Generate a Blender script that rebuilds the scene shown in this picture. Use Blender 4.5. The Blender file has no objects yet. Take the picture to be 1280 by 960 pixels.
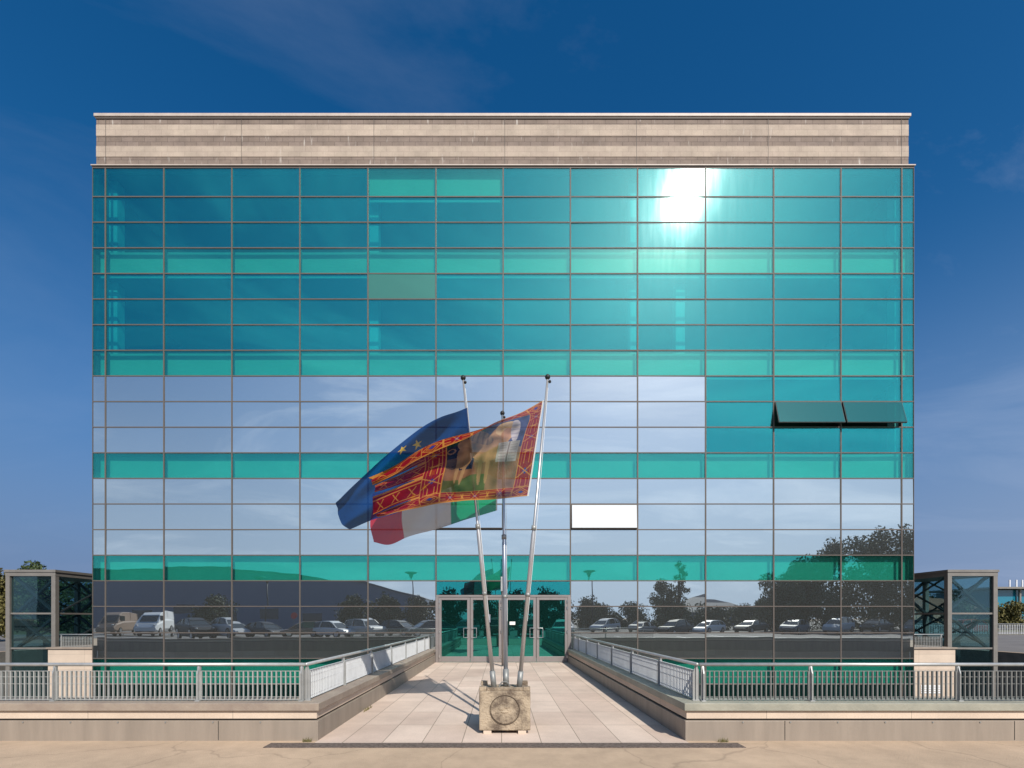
import bpy, math, random
from mathutils import Vector, Matrix, Euler, noise
random.seed(7)
R = math.radians
S = bpy.context.scene
COL = S.collection

# ------------------------------------------------------------------ camera
CH = 1.6                     # eye height
F = 600.0                    # focal length in pixels of the 1280-wide photograph
VX, HY = 627.0, 773.0        # where the walkway vanishes
def P(px, py, d):            # photo pixel at distance d -> world point
    return Vector(((px - VX) * d / F, d, CH + (HY - py) * d / F))
cam = bpy.data.cameras.new('camera'); co = bpy.data.objects.new('camera', cam); COL.objects.link(co)
co.location = (0, 0, CH); co.rotation_euler = (R(90), 0, 0)
cam.sensor_width = 36; cam.lens = F / 1280 * 36
cam.shift_x = (640 - VX) / 1280; cam.shift_y = (HY - 480) / 1280
cam.clip_start = 0.05; cam.clip_end = 3000
S.camera = co
S.render.resolution_x = 1024; S.render.resolution_y = 768

# ------------------------------------------------------------------ light
SUN = Vector((0.385, -1.0, 0.897)).normalized()       # towards the sun
el = math.asin(SUN.z); az = math.atan2(SUN.x, SUN.y)
w = bpy.data.worlds.new('World'); S.world = w; w.use_nodes = True
N = w.node_tree.nodes; L = w.node_tree.links; N.clear()
out = N.new('ShaderNodeOutputWorld'); bg = N.new('ShaderNodeBackground'); bg.inputs[1].default_value = 0.09
sky = N.new('ShaderNodeTexSky'); sky.sky_type = 'NISHITA'; sky.sun_disc = False
sky.sun_elevation = el; sky.sun_rotation = az; sky.air_density = 1.0; sky.dust_density = 0.6; sky.ozone_density = 3.0
hs = N.new('ShaderNodeHueSaturation'); hs.inputs['Saturation'].default_value = 1.38
L.new(sky.outputs[0], hs.inputs['Color'])
tc = N.new('ShaderNodeTexCoord'); sx = N.new('ShaderNodeSeparateXYZ'); L.new(tc.outputs['Generated'], sx.inputs[0])
# pale haze low in the sky, whiter towards the sun
dt = N.new('ShaderNodeVectorMath'); dt.operation = 'DOT_PRODUCT'; L.new(tc.outputs['Generated'], dt.inputs[0]); dt.inputs[1].default_value = tuple(Vector((SUN.x, SUN.y, 0)).normalized())
dk = N.new('ShaderNodeMapRange'); dk.interpolation_type = 'SMOOTHSTEP'; dk.inputs['From Min'].default_value = -.9; dk.inputs['From Max'].default_value = 1.0; L.new(dt.outputs['Value'], dk.inputs[0])
hz = N.new('ShaderNodeMix'); hz.data_type = 'RGBA'; L.new(dk.outputs[0], hz.inputs[0]); hz.inputs[6].default_value = (1.25, 1.95, 3.7, 1); hz.inputs[7].default_value = (4.9, 5.9, 7.6, 1)
hf = N.new('ShaderNodeMapRange'); hf.interpolation_type = 'SMOOTHERSTEP'; hf.inputs['From Min'].default_value = -.05; hf.inputs['From Max'].default_value = .62; hf.inputs['To Min'].default_value = .97; hf.inputs['To Max'].default_value = 0; L.new(sx.outputs[2], hf.inputs[0])
hm = N.new('ShaderNodeMix'); hm.data_type = 'RGBA'; L.new(hf.outputs[0], hm.inputs[0]); L.new(hs.outputs[0], hm.inputs[6]); L.new(hz.outputs[2], hm.inputs[7])
sd = N.new('ShaderNodeVectorMath'); sd.operation = 'DOT_PRODUCT'; L.new(tc.outputs['Generated'], sd.inputs[0]); sd.inputs[1].default_value = tuple(SUN)
sc_ = N.new('ShaderNodeMapRange'); sc_.inputs['From Min'].default_value = .55; sc_.inputs['From Max'].default_value = 1.0; sc_.interpolation_type = 'SMOOTHSTEP'; L.new(sd.outputs['Value'], sc_.inputs[0]); sc_.inputs['To Max'].default_value = .30
sm = N.new('ShaderNodeMix'); sm.data_type = 'RGBA'; L.new(sc_.outputs[0], sm.inputs[0]); L.new(hm.outputs[2], sm.inputs[6]); sm.inputs[7].default_value = (8.5, 10.0, 12.0, 1)
az_ = N.new('ShaderNodeMath'); az_.operation = 'ADD'; az_.inputs[1].default_value = 0.18; L.new(sx.outputs[2], az_.inputs[0])
dx = N.new('ShaderNodeMath'); dx.operation = 'DIVIDE'; L.new(sx.outputs[0], dx.inputs[0]); L.new(az_.outputs[0], dx.inputs[1])
dy = N.new('ShaderNodeMath'); dy.operation = 'DIVIDE'; L.new(sx.outputs[1], dy.inputs[0]); L.new(az_.outputs[0], dy.inputs[1])
cx = N.new('ShaderNodeCombineXYZ'); L.new(dx.outputs[0], cx.inputs[0]); L.new(dy.outputs[0], cx.inputs[1])
mp = N.new('ShaderNodeMapping'); mp.inputs['Location'].default_value = (3.1, 1.7, 0); mp.inputs['Rotation'].default_value = (0, 0, R(28)); mp.inputs['Scale'].default_value = (0.8, 1.5, 1); L.new(cx.outputs[0], mp.inputs[0])
nz = N.new('ShaderNodeTexNoise'); nz.inputs['Scale'].default_value = 1.1; nz.inputs['Detail'].default_value = 9; nz.inputs['Roughness'].default_value = 0.62; nz.inputs['Distortion'].default_value = 0.9
L.new(mp.outputs[0], nz.inputs['Vector'])
mr = N.new('ShaderNodeMapRange'); mr.inputs['From Min'].default_value = 0.49; mr.inputs['From Max'].default_value = 0.74; mr.inputs['To Max'].default_value = 0.34; L.new(nz.outputs[0], mr.inputs[0])
# thin cirrus grows weaker overhead
fz = N.new('ShaderNodeMapRange'); fz.inputs['From Min'].default_value = 0.1; fz.inputs['From Max'].default_value = 0.75; fz.inputs['To Min'].default_value = .42; fz.inputs['To Max'].default_value = 0.8; L.new(sx.outputs[2], fz.inputs[0])
mm = N.new('ShaderNodeMath'); mm.operation = 'MULTIPLY'; L.new(mr.outputs[0], mm.inputs[0]); L.new(fz.outputs[0], mm.inputs[1])
mx = N.new('ShaderNodeMix'); mx.data_type = 'RGBA'; m5 = N.new('ShaderNodeMapRange'); L.new(dk.outputs[0], m5.inputs[0]); m5.inputs['To Min'].default_value = .20; m5.inputs['To Max'].default_value = 1.9
m6 = N.new('ShaderNodeMath'); m6.operation = 'MULTIPLY'; L.new(mm.outputs[0], m6.inputs[0]); L.new(m5.outputs[0], m6.inputs[1])
L.new(m6.outputs[0], mx.inputs[0]); L.new(sm.outputs[2], mx.inputs[6]); cc = N.new('ShaderNodeMix'); cc.data_type = 'RGBA'; L.new(dk.outputs[0], cc.inputs[0]); cc.inputs[6].default_value = (6.5, 7.0, 8.4, 1); cc.inputs[7].default_value = (13.0, 13.6, 14.8, 1); L.new(cc.outputs[2], mx.inputs[7])
L.new(mx.outputs[2], bg.inputs[0]); L.new(bg.outputs[0], out.inputs[0])

sun = bpy.data.lights.new('sun', 'SUN'); sun.energy = 4.2; sun.angle = R(0.5); sun.color = (1.0, 0.93, 0.84)
so = bpy.data.objects.new('sun', sun); COL.objects.link(so); so.rotation_euler = SUN.to_track_quat('Z', 'Y').to_euler()
so.location = (10, -30, 30)
S.view_settings.view_transform = 'Standard'; S.view_settings.look = 'None'; S.view_settings.gamma = 1
S.view_settings.use_curve_mapping = False; S.view_settings.exposure = 0.3
S.render.engine = 'CYCLES'
S.cycles.max_bounces = 8; S.cycles.transparent_max_bounces = 16; S.cycles.caustics_reflective = False; S.cycles.caustics_refractive = False
S.cycles.sample_clamp_indirect = 6.0

# ------------------------------------------------------------------ materials
def mat(name, col=(.5, .5, .5), rough=.6, metal=0, var=0.0, vscale=3.0, bump=0.0, bscale=30, spec=.5, dirt=None, streak=False, lo=.3, hi=.7):
    m = bpy.data.materials.new(name); m.use_nodes = True
    n = m.node_tree.nodes; l = m.node_tree.links; b = n['Principled BSDF']
    b.inputs['Base Color'].default_value = (*col, 1); b.inputs['Roughness'].default_value = rough
    b.inputs['Metallic'].default_value = metal; b.inputs['Specular IOR Level'].default_value = spec
    t = n.new('ShaderNodeTexCoord')
    src = None
    if var > 0:
        z = n.new('ShaderNodeTexNoise'); z.inputs['Scale'].default_value = vscale; z.inputs['Detail'].default_value = 8; z.inputs['Roughness'].default_value = .65
        mpn = n.new('ShaderNodeMapping'); l.new(t.outputs['Object'], mpn.inputs[0])
        if streak: mpn.inputs['Scale'].default_value = (3, 3, .35)
        l.new(mpn.outputs[0], z.inputs['Vector'])
        r = n.new('ShaderNodeMapRange'); r.inputs['From Min'].default_value = lo; r.inputs['From Max'].default_value = hi
        l.new(z.outputs[0], r.inputs[0])
        x = n.new('ShaderNodeMix'); x.data_type = 'RGBA'; l.new(r.outputs[0], x.inputs[0])
        d = dirt if dirt else tuple(c * (1 - var) for c in col)
        x.inputs[6].default_value = (*d, 1); x.inputs[7].default_value = (*[min(1, c * (1 + var * .5)) for c in col], 1)
        l.new(x.outputs[2], b.inputs['Base Color']); src = x.outputs[2]
    if bump > 0:
        z2 = n.new('ShaderNodeTexNoise'); z2.inputs['Scale'].default_value = bscale; z2.inputs['Detail'].default_value = 6
        l.new(t.outputs['Object'], z2.inputs['Vector'])
        bp = n.new('ShaderNodeBump'); bp.inputs['Strength'].default_value = bump; bp.inputs['Distance'].default_value = .02
        l.new(z2.outputs[0], bp.inputs['Height']); l.new(bp.outputs[0], b.inputs['Normal'])
    return m

def brickmat(name, c1, c2, cm, bw, rh, mortar=.006, offset=.5, plane='xy', rough=.75, stain=.3, shift=(0, 0), stainscale=.6, bump=.3, drip=0):
    m = bpy.data.materials.new(name); m.use_nodes = True
    n = m.node_tree.nodes; l = m.node_tree.links; b = n['Principled BSDF']; b.inputs['Roughness'].default_value = rough
    t = n.new('ShaderNodeTexCoord'); s = n.new('ShaderNodeSeparateXYZ'); l.new(t.outputs['Object'], s.inputs[0])
    c = n.new('ShaderNodeCombineXYZ')
    ad = n.new('ShaderNodeMath'); ad.operation = 'ADD'; ad.inputs[1].default_value = 500 * bw + shift[0]
    if plane == 'wall':       # runs along both walls of a corner
        a0 = n.new('ShaderNodeMath'); a0.operation = 'ADD'; l.new(s.outputs[0], a0.inputs[0]); l.new(s.outputs[1], a0.inputs[1]); l.new(a0.outputs[0], ad.inputs[0])
        second = s.outputs[2]
    else:
        l.new(s.outputs[0], ad.inputs[0]); second = s.outputs[1] if plane == 'xy' else s.outputs[2]
    ad2 = n.new('ShaderNodeMath'); ad2.operation = 'ADD'; ad2.inputs[1].default_value = 500 * rh + shift[1]; l.new(second, ad2.inputs[0])
    l.new(ad.outputs[0], c.inputs[0]); l.new(ad2.outputs[0], c.inputs[1])
    k = n.new('ShaderNodeTexBrick'); k.offset = offset; k.inputs['Scale'].default_value = 1; k.inputs['Brick Width'].default_value = bw
    k.inputs['Row Height'].default_value = rh; k.inputs['Mortar Size'].default_value = mortar; k.inputs['Bias'].default_value = 0
    k.inputs['Mortar Smooth'].default_value = .2
    k.inputs['Color1'].default_value = (*c1, 1); k.inputs['Color2'].default_value = (*c2, 1); k.inputs['Mortar'].default_value = (*cm, 1)
    l.new(c.outputs[0], k.inputs['Vector'])
    z = n.new('ShaderNodeTexNoise'); z.inputs['Scale'].default_value = stainscale; z.inputs['Detail'].default_value = 9; z.inputs['Roughness'].default_value = .7
    l.new(t.outputs['Object'], z.inputs['Vector'])
    r = n.new('ShaderNodeMapRange'); r.inputs['From Min'].default_value = .35; r.inputs['From Max'].default_value = .65
    r.inputs['To Min'].default_value = 1 - stain; r.inputs['To Max'].default_value = 1.08; l.new(z.outputs[0], r.inputs[0])
    z3 = n.new('ShaderNodeTexNoise'); z3.inputs['Scale'].default_value = 45; z3.inputs['Detail'].default_value = 4; l.new(t.outputs['Object'], z3.inputs['Vector'])
    r3 = n.new('ShaderNodeMapRange'); r3.inputs['To Min'].default_value = .86; r3.inputs['To Max'].default_value = 1.14; l.new(z3.outputs[0], r3.inputs[0])
    mu = n.new('ShaderNodeMath'); mu.operation = 'MULTIPLY'; l.new(r.outputs[0], mu.inputs[0]); l.new(r3.outputs[0], mu.inputs[1])
    x = n.new('ShaderNodeVectorMath'); x.operation = 'SCALE'; l.new(k.outputs['Color'], x.inputs[0]); l.new(mu.outputs[0], x.inputs['Scale'])
    fin = x.outputs[0]
    if drip:
        dm = n.new('ShaderNodeMapping'); dm.inputs['Scale'].default_value = (5, 1, .8); l.new(t.outputs['Object'], dm.inputs[0])
        dn = n.new('ShaderNodeTexNoise'); dn.inputs['Scale'].default_value = 1.6; dn.inputs['Detail'].default_value = 3; l.new(dm.outputs[0], dn.inputs['Vector'])
        dr = n.new('ShaderNodeMapRange'); dr.inputs['From Min'].default_value = .64; dr.inputs['From Max'].default_value = .74; dr.inputs['To Max'].default_value = drip; l.new(dn.outputs[0], dr.inputs[0])
        dx_ = n.new('ShaderNodeMix'); dx_.data_type = 'RGBA'; l.new(dr.outputs[0], dx_.inputs[0]); l.new(fin, dx_.inputs[6]); dx_.inputs[7].default_value = (.6, .56, .5, 1); fin = dx_.outputs[2]
    l.new(fin, b.inputs['Base Color'])
    bp = n.new('ShaderNodeBump'); bp.inputs['Strength'].default_value = bump; bp.inputs['Distance'].default_value = .01
    inv = n.new('ShaderNodeMath'); inv.operation = 'SUBTRACT'; inv.inputs[0].default_value = 1; l.new(k.outputs['Fac'], inv.inputs[1])
    ad3 = n.new('ShaderNodeMath'); ad3.operation = 'MULTIPLY_ADD'; ad3.inputs[1].default_value = .25; l.new(z3.outputs[0], ad3.inputs[0]); l.new(inv.outputs[0], ad3.inputs[2])
    l.new(ad3.outputs[0], bp.inputs['Height']); l.new(bp.outputs[0], b.inputs['Normal'])
    return m

def glassmat(name, body, tint, refl, rcol, haze=.03, hcol=(.8, 1, .95), trans=.5, hrough=.105, wide=.02):
    """tinted curtain-wall glass: see-through part + body colour + sharp reflection + dust sheen"""
    m = bpy.data.materials.new(name); m.use_nodes = True
    n = m.node_tree.nodes; l = m.node_tree.links; n.clear()
    o = n.new('ShaderNodeOutputMaterial')
    tr = n.new('ShaderNodeBsdfTransparent'); tr.inputs[0].default_value = (*tint, 1)
    di = n.new('ShaderNodeBsdfDiffuse'); di.inputs[0].default_value = (*body, 1)
    g = n.new('ShaderNodeBsdfGlossy'); g.inputs['Color'].default_value = (*rcol, 1); g.inputs['Roughness'].default_value = 0.0
    h = n.new('ShaderNodeBsdfGlossy'); h.inputs['Color'].default_value = (*hcol, 1); h.inputs['Roughness'].default_value = hrough
    h2 = n.new('ShaderNodeBsdfGlossy'); h2.inputs['Color'].default_value = (*hcol, 1); h2.inputs['Roughness'].default_value = .36
    t = n.new('ShaderNodeTexCoord')
    # water streaks in the dust: thin and vertical, different on each pane
    oi = n.new('ShaderNodeObjectInfo')
    av = n.new('ShaderNodeVectorMath'); av.operation = 'ADD'; l.new(t.outputs['Object'], av.inputs[0]); l.new(oi.outputs['Location'], av.inputs[1])
    mpn = n.new('ShaderNodeMapping'); mpn.inputs['Scale'].default_value = (3.2, 1, .35); l.new(av.outputs[0], mpn.inputs[0])
    z = n.new('ShaderNodeTexNoise'); z.inputs['Scale'].default_value = 2.2; z.inputs['Detail'].default_value = 5; l.new(mpn.outputs[0], z.inputs['Vector'])
    r = n.new('ShaderNodeMapRange'); r.inputs['From Min'].default_value = .38; r.inputs['From Max'].default_value = .72
    r.inputs['To Min'].default_value = haze * .75; r.inputs['To Max'].default_value = haze * 1.5; l.new(z.outputs[0], r.inputs[0])
    z2 = n.new('ShaderNodeTexNoise'); z2.inputs['Scale'].default_value = .8; z2.inputs['Detail'].default_value = 1; l.new(av.outputs[0], z2.inputs['Vector'])
    bp = n.new('ShaderNodeBump'); bp.inputs['Strength'].default_value = .45; bp.inputs['Distance'].default_value = .004
    l.new(z2.outputs[0], bp.inputs['Height']); l.new(bp.outputs[0], g.inputs['Normal'])
    m1 = n.new('ShaderNodeMixShader'); m1.inputs[0].default_value = 1 - trans; l.new(tr.outputs[0], m1.inputs[1]); l.new(di.outputs[0], m1.inputs[2])
    rv = n.new('ShaderNodeMapRange'); l.new(oi.outputs['Random'], rv.inputs[0]); rv.inputs['To Min'].default_value = refl * .95; rv.inputs['To Max'].default_value = min(1, refl * 1.05)
    m2 = n.new('ShaderNodeMixShader'); l.new(rv.outputs[0], m2.inputs[0]); l.new(m1.outputs[0], m2.inputs[1]); l.new(g.outputs[0], m2.inputs[2])
    m3 = n.new('ShaderNodeMixShader'); l.new(r.outputs[0], m3.inputs[0]); l.new(m2.outputs[0], m3.inputs[1]); l.new(h.outputs[0], m3.inputs[2])
    m4 = n.new('ShaderNodeMixShader'); m4.inputs[0].default_value = wide; l.new(m3.outputs[0], m4.inputs[1]); l.new(h2.outputs[0], m4.inputs[2])
    l.new(m4.outputs[0], o.inputs[0])
    return m

M = {}
M['tile'] = brickmat('pale_paving', (.67, .55, .455), (.56, .44, .36), (.26, .21, .16), .512, .5 * 2.0, .006, 0, 'xy', .8, .18, shift=(0, -.19 + .0))
M['ground'] = mat('beige_concrete_ground', (.50, .375, .26), .85, var=.18, vscale=.45, bump=.35, bscale=60)
M['asphalt'] = mat('asphalt', (.16, .15, .14), .85, var=.25, vscale=.5, bump=.4, bscale=80)
M['lower'] = mat('lower_yard_paving', (.2, .19, .17), .9, var=.3)
M['stone'] = brickmat('pale_stone_course', (.60, .49, .385), (.55, .44, .345), (.3, .25, .2), 1.9, .6, .004, 0, 'wall', .7, .15)
M['cap'] = mat('weathered_coping', (.28, .235, .185), .6, var=.4, vscale=2.5, bump=.2, dirt=(.22, .17, .14))
M['capr'] = mat('greenish_coping', (.31, .30, .24), .6, var=.35, vscale=2.0, bump=.2, dirt=(.22, .22, .18))
M['panel'] = mat('grey_brown_panel', (.28, .235, .19), .5, var=.22, vscale=1.2, bump=.05, streak=True)
M['dark'] = mat('dark_gap', (.02, .018, .016), .9)
M['galv'] = mat('galvanised_steel', (.44, .45, .44), .42, metal=.55, var=.2, vscale=6)
M['galvd'] = mat('dull_galvanised_steel', (.30, .31, .30), .5, metal=.4, var=.3, vscale=8)
M['gratew'] = mat('pale_grating', (.60, .62, .63), .45, metal=.1, var=.12, vscale=5)
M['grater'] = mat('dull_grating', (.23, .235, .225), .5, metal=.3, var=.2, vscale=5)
M['grate'] = mat('grey_painted_grating', (.43, .44, .42), .45, metal=.3, var=.12, vscale=5)
M['mull'] = mat('bronze_grey_aluminium', (.115, .098, .085), .6, metal=0, spec=.25, var=.1)
M['alu'] = mat('door_aluminium', (.27, .245, .235), .45, metal=.45, var=.1)
M['black'] = mat('black_rubber', (.012, .012, .012), .6)
M['steel'] = mat('bright_steel', (.75, .75, .74), .25, metal=.9)
M['pole'] = mat('pole_aluminium', (.50, .49, .48), .35, metal=.6, var=.12, vscale=4)
M['poleb'] = mat('bluish_pole', (.36, .40, .46), .3, metal=.7, var=.1)
M['concrete'] = mat('stained_concrete', (.36, .29, .205), .9, var=.25, vscale=5.0, bump=.8, bscale=40, dirt=(.13, .098, .07), lo=.38, hi=.60)
M['bandl'] = brickmat('light_brick_band', (.45, .37, .29), (.42, .34, .27), (.31, .24, .20), .42, .2, .005, .5, 'xz', .85, .22, stainscale=.9, drip=.25)
M['bandd'] = brickmat('dark_brick_band', (.215, .165, .13), (.245, .19, .155), (.11, .08, .065), .42, .165, .007, .5, 'xz', .85, .28, stainscale=1.1, drip=.6)
M['flash'] = mat('metal_flashing', (.48, .41, .35), .55, metal=0, var=.15)
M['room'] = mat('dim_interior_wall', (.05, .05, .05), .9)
M['ceil'] = mat('interior_ceiling', (.22, .22, .21), .9)
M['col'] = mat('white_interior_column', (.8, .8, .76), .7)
M['board'] = mat('pale_spandrel_board', (.60, .64, .60), .8, var=.08, vscale=1.5)
M['boardd'] = mat('dull_board', (.30, .34, .24), .8, var=.2)
M['white'] = mat('white_paint', (.8, .8, .8), .5)
M['paper'] = mat('paper', (.8, .8, .76), .8)
M['teal'] = glassmat('teal_glass', (.0, .06, .055), (.40, .94, .92), .33, (.07, .74, .72), haze=.007, trans=.93, hcol=(.75, 1, 1), wide=.006)
M['span'] = glassmat('spandrel_glass', (.0, .15, .12), (.46, .90, .82), .22, (.15, .92, .85), haze=.008, trans=.93, hcol=(.78, 1, .95), wide=.008)
M['mirror'] = glassmat('mirror_glass', (.065, .068, .062), (.2, .3, .3), .66, (.84, .93, .95), haze=.008, trans=0.0, hcol=(.9, .93, 1), wide=.02)
M['doorg'] = glassmat('green_door_glass', (.0, .02, .015), (.03, .25, .20), .30, (.10, .80, .68), haze=.006, trans=.5, hcol=(.4,1,.9), wide=.015)
M['dull'] = glassmat('dull_green_glass', (.05, .15, .09), (.1, .5, .4), .24, (.15, .8, .7), haze=.005, trans=.1, wide=.015)
M['low'] = glassmat('basement_glass', (.0, .02, .015), (.05, .35, .28), .22, (.2, .7, .6), haze=.006, trans=.5, wide=.01)
M['awn'] = glassmat('open_window_glass', (.0, .12, .125), (.2, .75, .7), .14, (.2, .75, .75), haze=.003, trans=.55, wide=.01)
M['white_win'] = glassmat('bright_window_glass', (.68, .70, .70), (.2, .5, .45), .15, (.9, .95, .95), haze=.02, trans=.0)
M['lift'] = glassmat('lift_glass', (.01, .03, .03), (.70, .84, .86), .08, (.5, .7, .75), haze=.003, trans=.97, wide=.01)
M['frame'] = mat('grey_beige_steel_frame', (.215, .20, .18), .55, metal=.2, var=.15)
M['brace'] = mat('dark_steel_brace', (.03, .04, .045), .5, metal=.3)
M['leaf'] = mat('tree_leaves', (.055, .085, .022), .7, var=.45, vscale=1.2)
M['leafd'] = mat('dark_tree_leaves', (.035, .06, .02), .7, var=.45, vscale=1.2)
M['leafo'] = mat('olive_tree_leaves', (.13, .115, .03), .7, var=.45, vscale=1.2)
M['grass'] = mat('dry_grass', (.10, .105, .04), .9, var=.4, vscale=.2, bump=.5)
M['leafm'] = mat('grey_green_leaves', (.085, .11, .05), .7, var=.3, vscale=1.2)
M['bark'] = mat('bark', (.09, .065, .045), .9, var=.3)
M['hall'] = mat('grey_blue_cladding', (.17, .22, .30), .6, var=.06, vscale=.2)
M['halld'] = mat('dark_hall_roof', (.10, .12, .15), .7)
M['red'] = mat('red_enamel', (.5, .02, .03), .4)
M['tyre'] = mat('tyre_rubber', (.02, .02, .02), .8)
M['rim'] = mat('wheel_rim', (.5, .5, .52), .3, metal=.8)
M['cglass'] = mat('car_glass', (.02, .028, .03), .05, spec=.8)
M['lampm'] = mat('lens_clear', (.7, .7, .68), .1)
M['pink'] = mat('salmon_render', (.50, .29, .22), .85, var=.15)
M['cream'] = mat('cream_render', (.55, .47, .36), .85, var=.1)
M['rooft'] = mat('roof_tiles', (.30, .14, .09), .85, var=.3, vscale=4)
M['tealwall'] = mat('blue_glass_wall', (.01, .16, .24), .15, spec=.9)
M['drain'] = mat('gravelly_drain', (.16, .125, .105), .95, var=.6, vscale=25, bump=1, bscale=90)
def paint(name, c, r=.42):
    return mat(name, c, r, metal=0, spec=.35)

def weather_ground(m):
    n = m.node_tree.nodes; l = m.node_tree.links; b = n['Principled BSDF']; src = b.inputs['Base Color'].links[0].from_socket
    t = n.new('ShaderNodeTexCoord'); z = n.new('ShaderNodeTexNoise'); z.inputs['Scale'].default_value = 1.3; z.inputs['Detail'].default_value = 7; l.new(t.outputs['Object'], z.inputs['Vector'])
    a = n.new('ShaderNodeVectorMath'); a.operation = 'MULTIPLY_ADD'; l.new(z.outputs['Color'], a.inputs[0]); a.inputs[1].default_value = (.9, .9, 0); l.new(t.outputs['Object'], a.inputs[2])
    v = n.new('ShaderNodeTexVoronoi'); v.feature = 'DISTANCE_TO_EDGE'; v.inputs['Scale'].default_value = .42; l.new(a.outputs[0], v.inputs['Vector'])
    r = n.new('ShaderNodeMapRange'); r.inputs['From Max'].default_value = .008; r.inputs['To Min'].default_value = .76; l.new(v.outputs['Distance'], r.inputs[0])
    z2 = n.new('ShaderNodeTexNoise'); z2.inputs['Scale'].default_value = 2.3; z2.inputs['Detail'].default_value = 10; z2.inputs['Roughness'].default_value = .75; l.new(t.outputs['Object'], z2.inputs['Vector'])
    r2 = n.new('ShaderNodeMapRange'); r2.inputs['From Min'].default_value = .35; r2.inputs['From Max'].default_value = .6; r2.inputs['To Min'].default_value = .82; l.new(z2.outputs[0], r2.inputs[0])
    mu = n.new('ShaderNodeMath'); mu.operation = 'MULTIPLY'; l.new(r.outputs[0], mu.inputs[0]); l.new(r2.outputs[0], mu.inputs[1])
    x = n.new('ShaderNodeVectorMath'); x.operation = 'SCALE'; l.new(src, x.inputs[0]); l.new(mu.outputs[0], x.inputs['Scale']); l.new(x.outputs[0], b.inputs['Base Color'])
weather_ground(M['ground'])
# ------------------------------------------------------------------ mesh helper
class MB:
    def __init__(s): s.v = []; s.f = []; s.mi = []
    def add(s, vs, fs, mi=0):
        o = len(s.v); s.v += [tuple(v) for v in vs]; s.f += [tuple(i + o for i in f) for f in fs]; s.mi += [mi] * len(fs); return s
    def box(s, x0, x1, y0, y1, z0, z1, mi=0):
        return s.add([(x0, y0, z0), (x1, y0, z0), (x1, y1, z0), (x0, y1, z0), (x0, y0, z1), (x1, y0, z1), (x1, y1, z1), (x0, y1, z1)],
                     [(0, 3, 2, 1), (4, 5, 6, 7), (0, 1, 5, 4), (1, 2, 6, 5), (2, 3, 7, 6), (3, 0, 4, 7)], mi)
    def tube(s, pts, rad, n=10, mi=0, cap=True):
        pts = [Vector(p) for p in pts]
        if not isinstance(rad, (list, tuple)): rad = [rad] * len(pts)
        vs = []; fs = []
        for i, p in enumerate(pts):
            t = (pts[min(i + 1, len(pts) - 1)] - pts[max(i - 1, 0)]).normalized()
            a = t.orthogonal().normalized() if i == 0 else (a - a.dot(t) * t).normalized()
            b = t.cross(a)
            for k in range(n):
                q = 2 * math.pi * k / n
                vs.append(p + (a * math.cos(q) + b * math.sin(q)) * rad[i])
        for i in range(len(pts) - 1):
            for k in range(n):
                fs.append((i * n + k, i * n + (k + 1) % n, (i + 1) * n + (k + 1) % n, (i + 1) * n + k))
        if cap:
            fs.append(tuple(range(n))[::-1]); fs.append(tuple(range((len(pts) - 1) * n, len(pts) * n)))
        return s.add(vs, fs, mi)
    def bar(s, a, b, wd, th, mi=0, up=(0, 0, 1)):
        a = Vector(a); b = Vector(b); t = (b - a).normalized(); u = Vector(up)
        if abs(t.dot(u)) > .98: u = Vector((0, 1, 0))
        x = t.cross(u).normalized() * wd / 2; y = x.cross(t).normalized() * th / 2
        vs = [a - x - y, a + x - y, a + x + y, a - x + y, b - x - y, b + x - y, b + x + y, b - x + y]
        return s.add(vs, [(0, 3, 2, 1), (4, 5, 6, 7), (0, 1, 5, 4), (1, 2, 6, 5), (2, 3, 7, 6), (3, 0, 4, 7)], mi)
    def ball(s, c, r, n=10, mi=0, sz=1):
        vs = []; fs = []; m = n // 2 + 1
        for i in range(m + 1):
            th = math.pi * i / m
            for k in range(n):
                ph = 2 * math.pi * k / n
                vs.append((c[0] + r * math.sin(th) * math.cos(ph), c[1] + r * math.sin(th) * math.sin(ph), c[2] + r * sz * math.cos(th)))
        for i in range(m):
            for k in range(n): fs.append((i * n + k, (i + 1) * n + k, (i + 1) * n + (k + 1) % n, i * n + (k + 1) % n))
        return s.add(vs, fs, mi)
    def prism(s, poly, a0, a1, axis='y', mi=0):
        n = len(poly)
        def q(p, a):
            return {'y': (p[0], a, p[1]), 'x': (a, p[0], p[1]), 'z': (p[0], p[1], a)}[axis]
        vs = [q(p, a0) for p in poly] + [q(p, a1) for p in poly]
        fs = [tuple(range(n)), tuple(range(2 * n - 1, n - 1, -1))] + [(i, i + n, (i + 1) % n + n, (i + 1) % n) for i in range(n)]
        return s.add(vs, fs, mi)
    def mesh(s, name, mats, smooth=False):
        me = bpy.data.meshes.new(name); me.from_pydata(s.v, [], s.f)
        for m in (mats if isinstance(mats, (list, tuple)) else [mats]): me.materials.append(m)
        me.polygons.foreach_set('material_index', s.mi)
        if smooth: me.polygons.foreach_set('use_smooth', [True] * len(s.f))
        me.update(); return me
    def build(s, name, mats, parent=None, smooth=False, bevel=0, loc=None):
        o = bpy.data.objects.new(name, s.mesh(name, mats, smooth)); COL.objects.link(o)
        if parent: o.parent = parent
        if loc: o.location = loc
        if bevel:
            b = o.modifiers.new('bevel', 'BEVEL'); b.width = bevel; b.segments = 2; b.limit_method = 'ANGLE'
        return o

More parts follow.
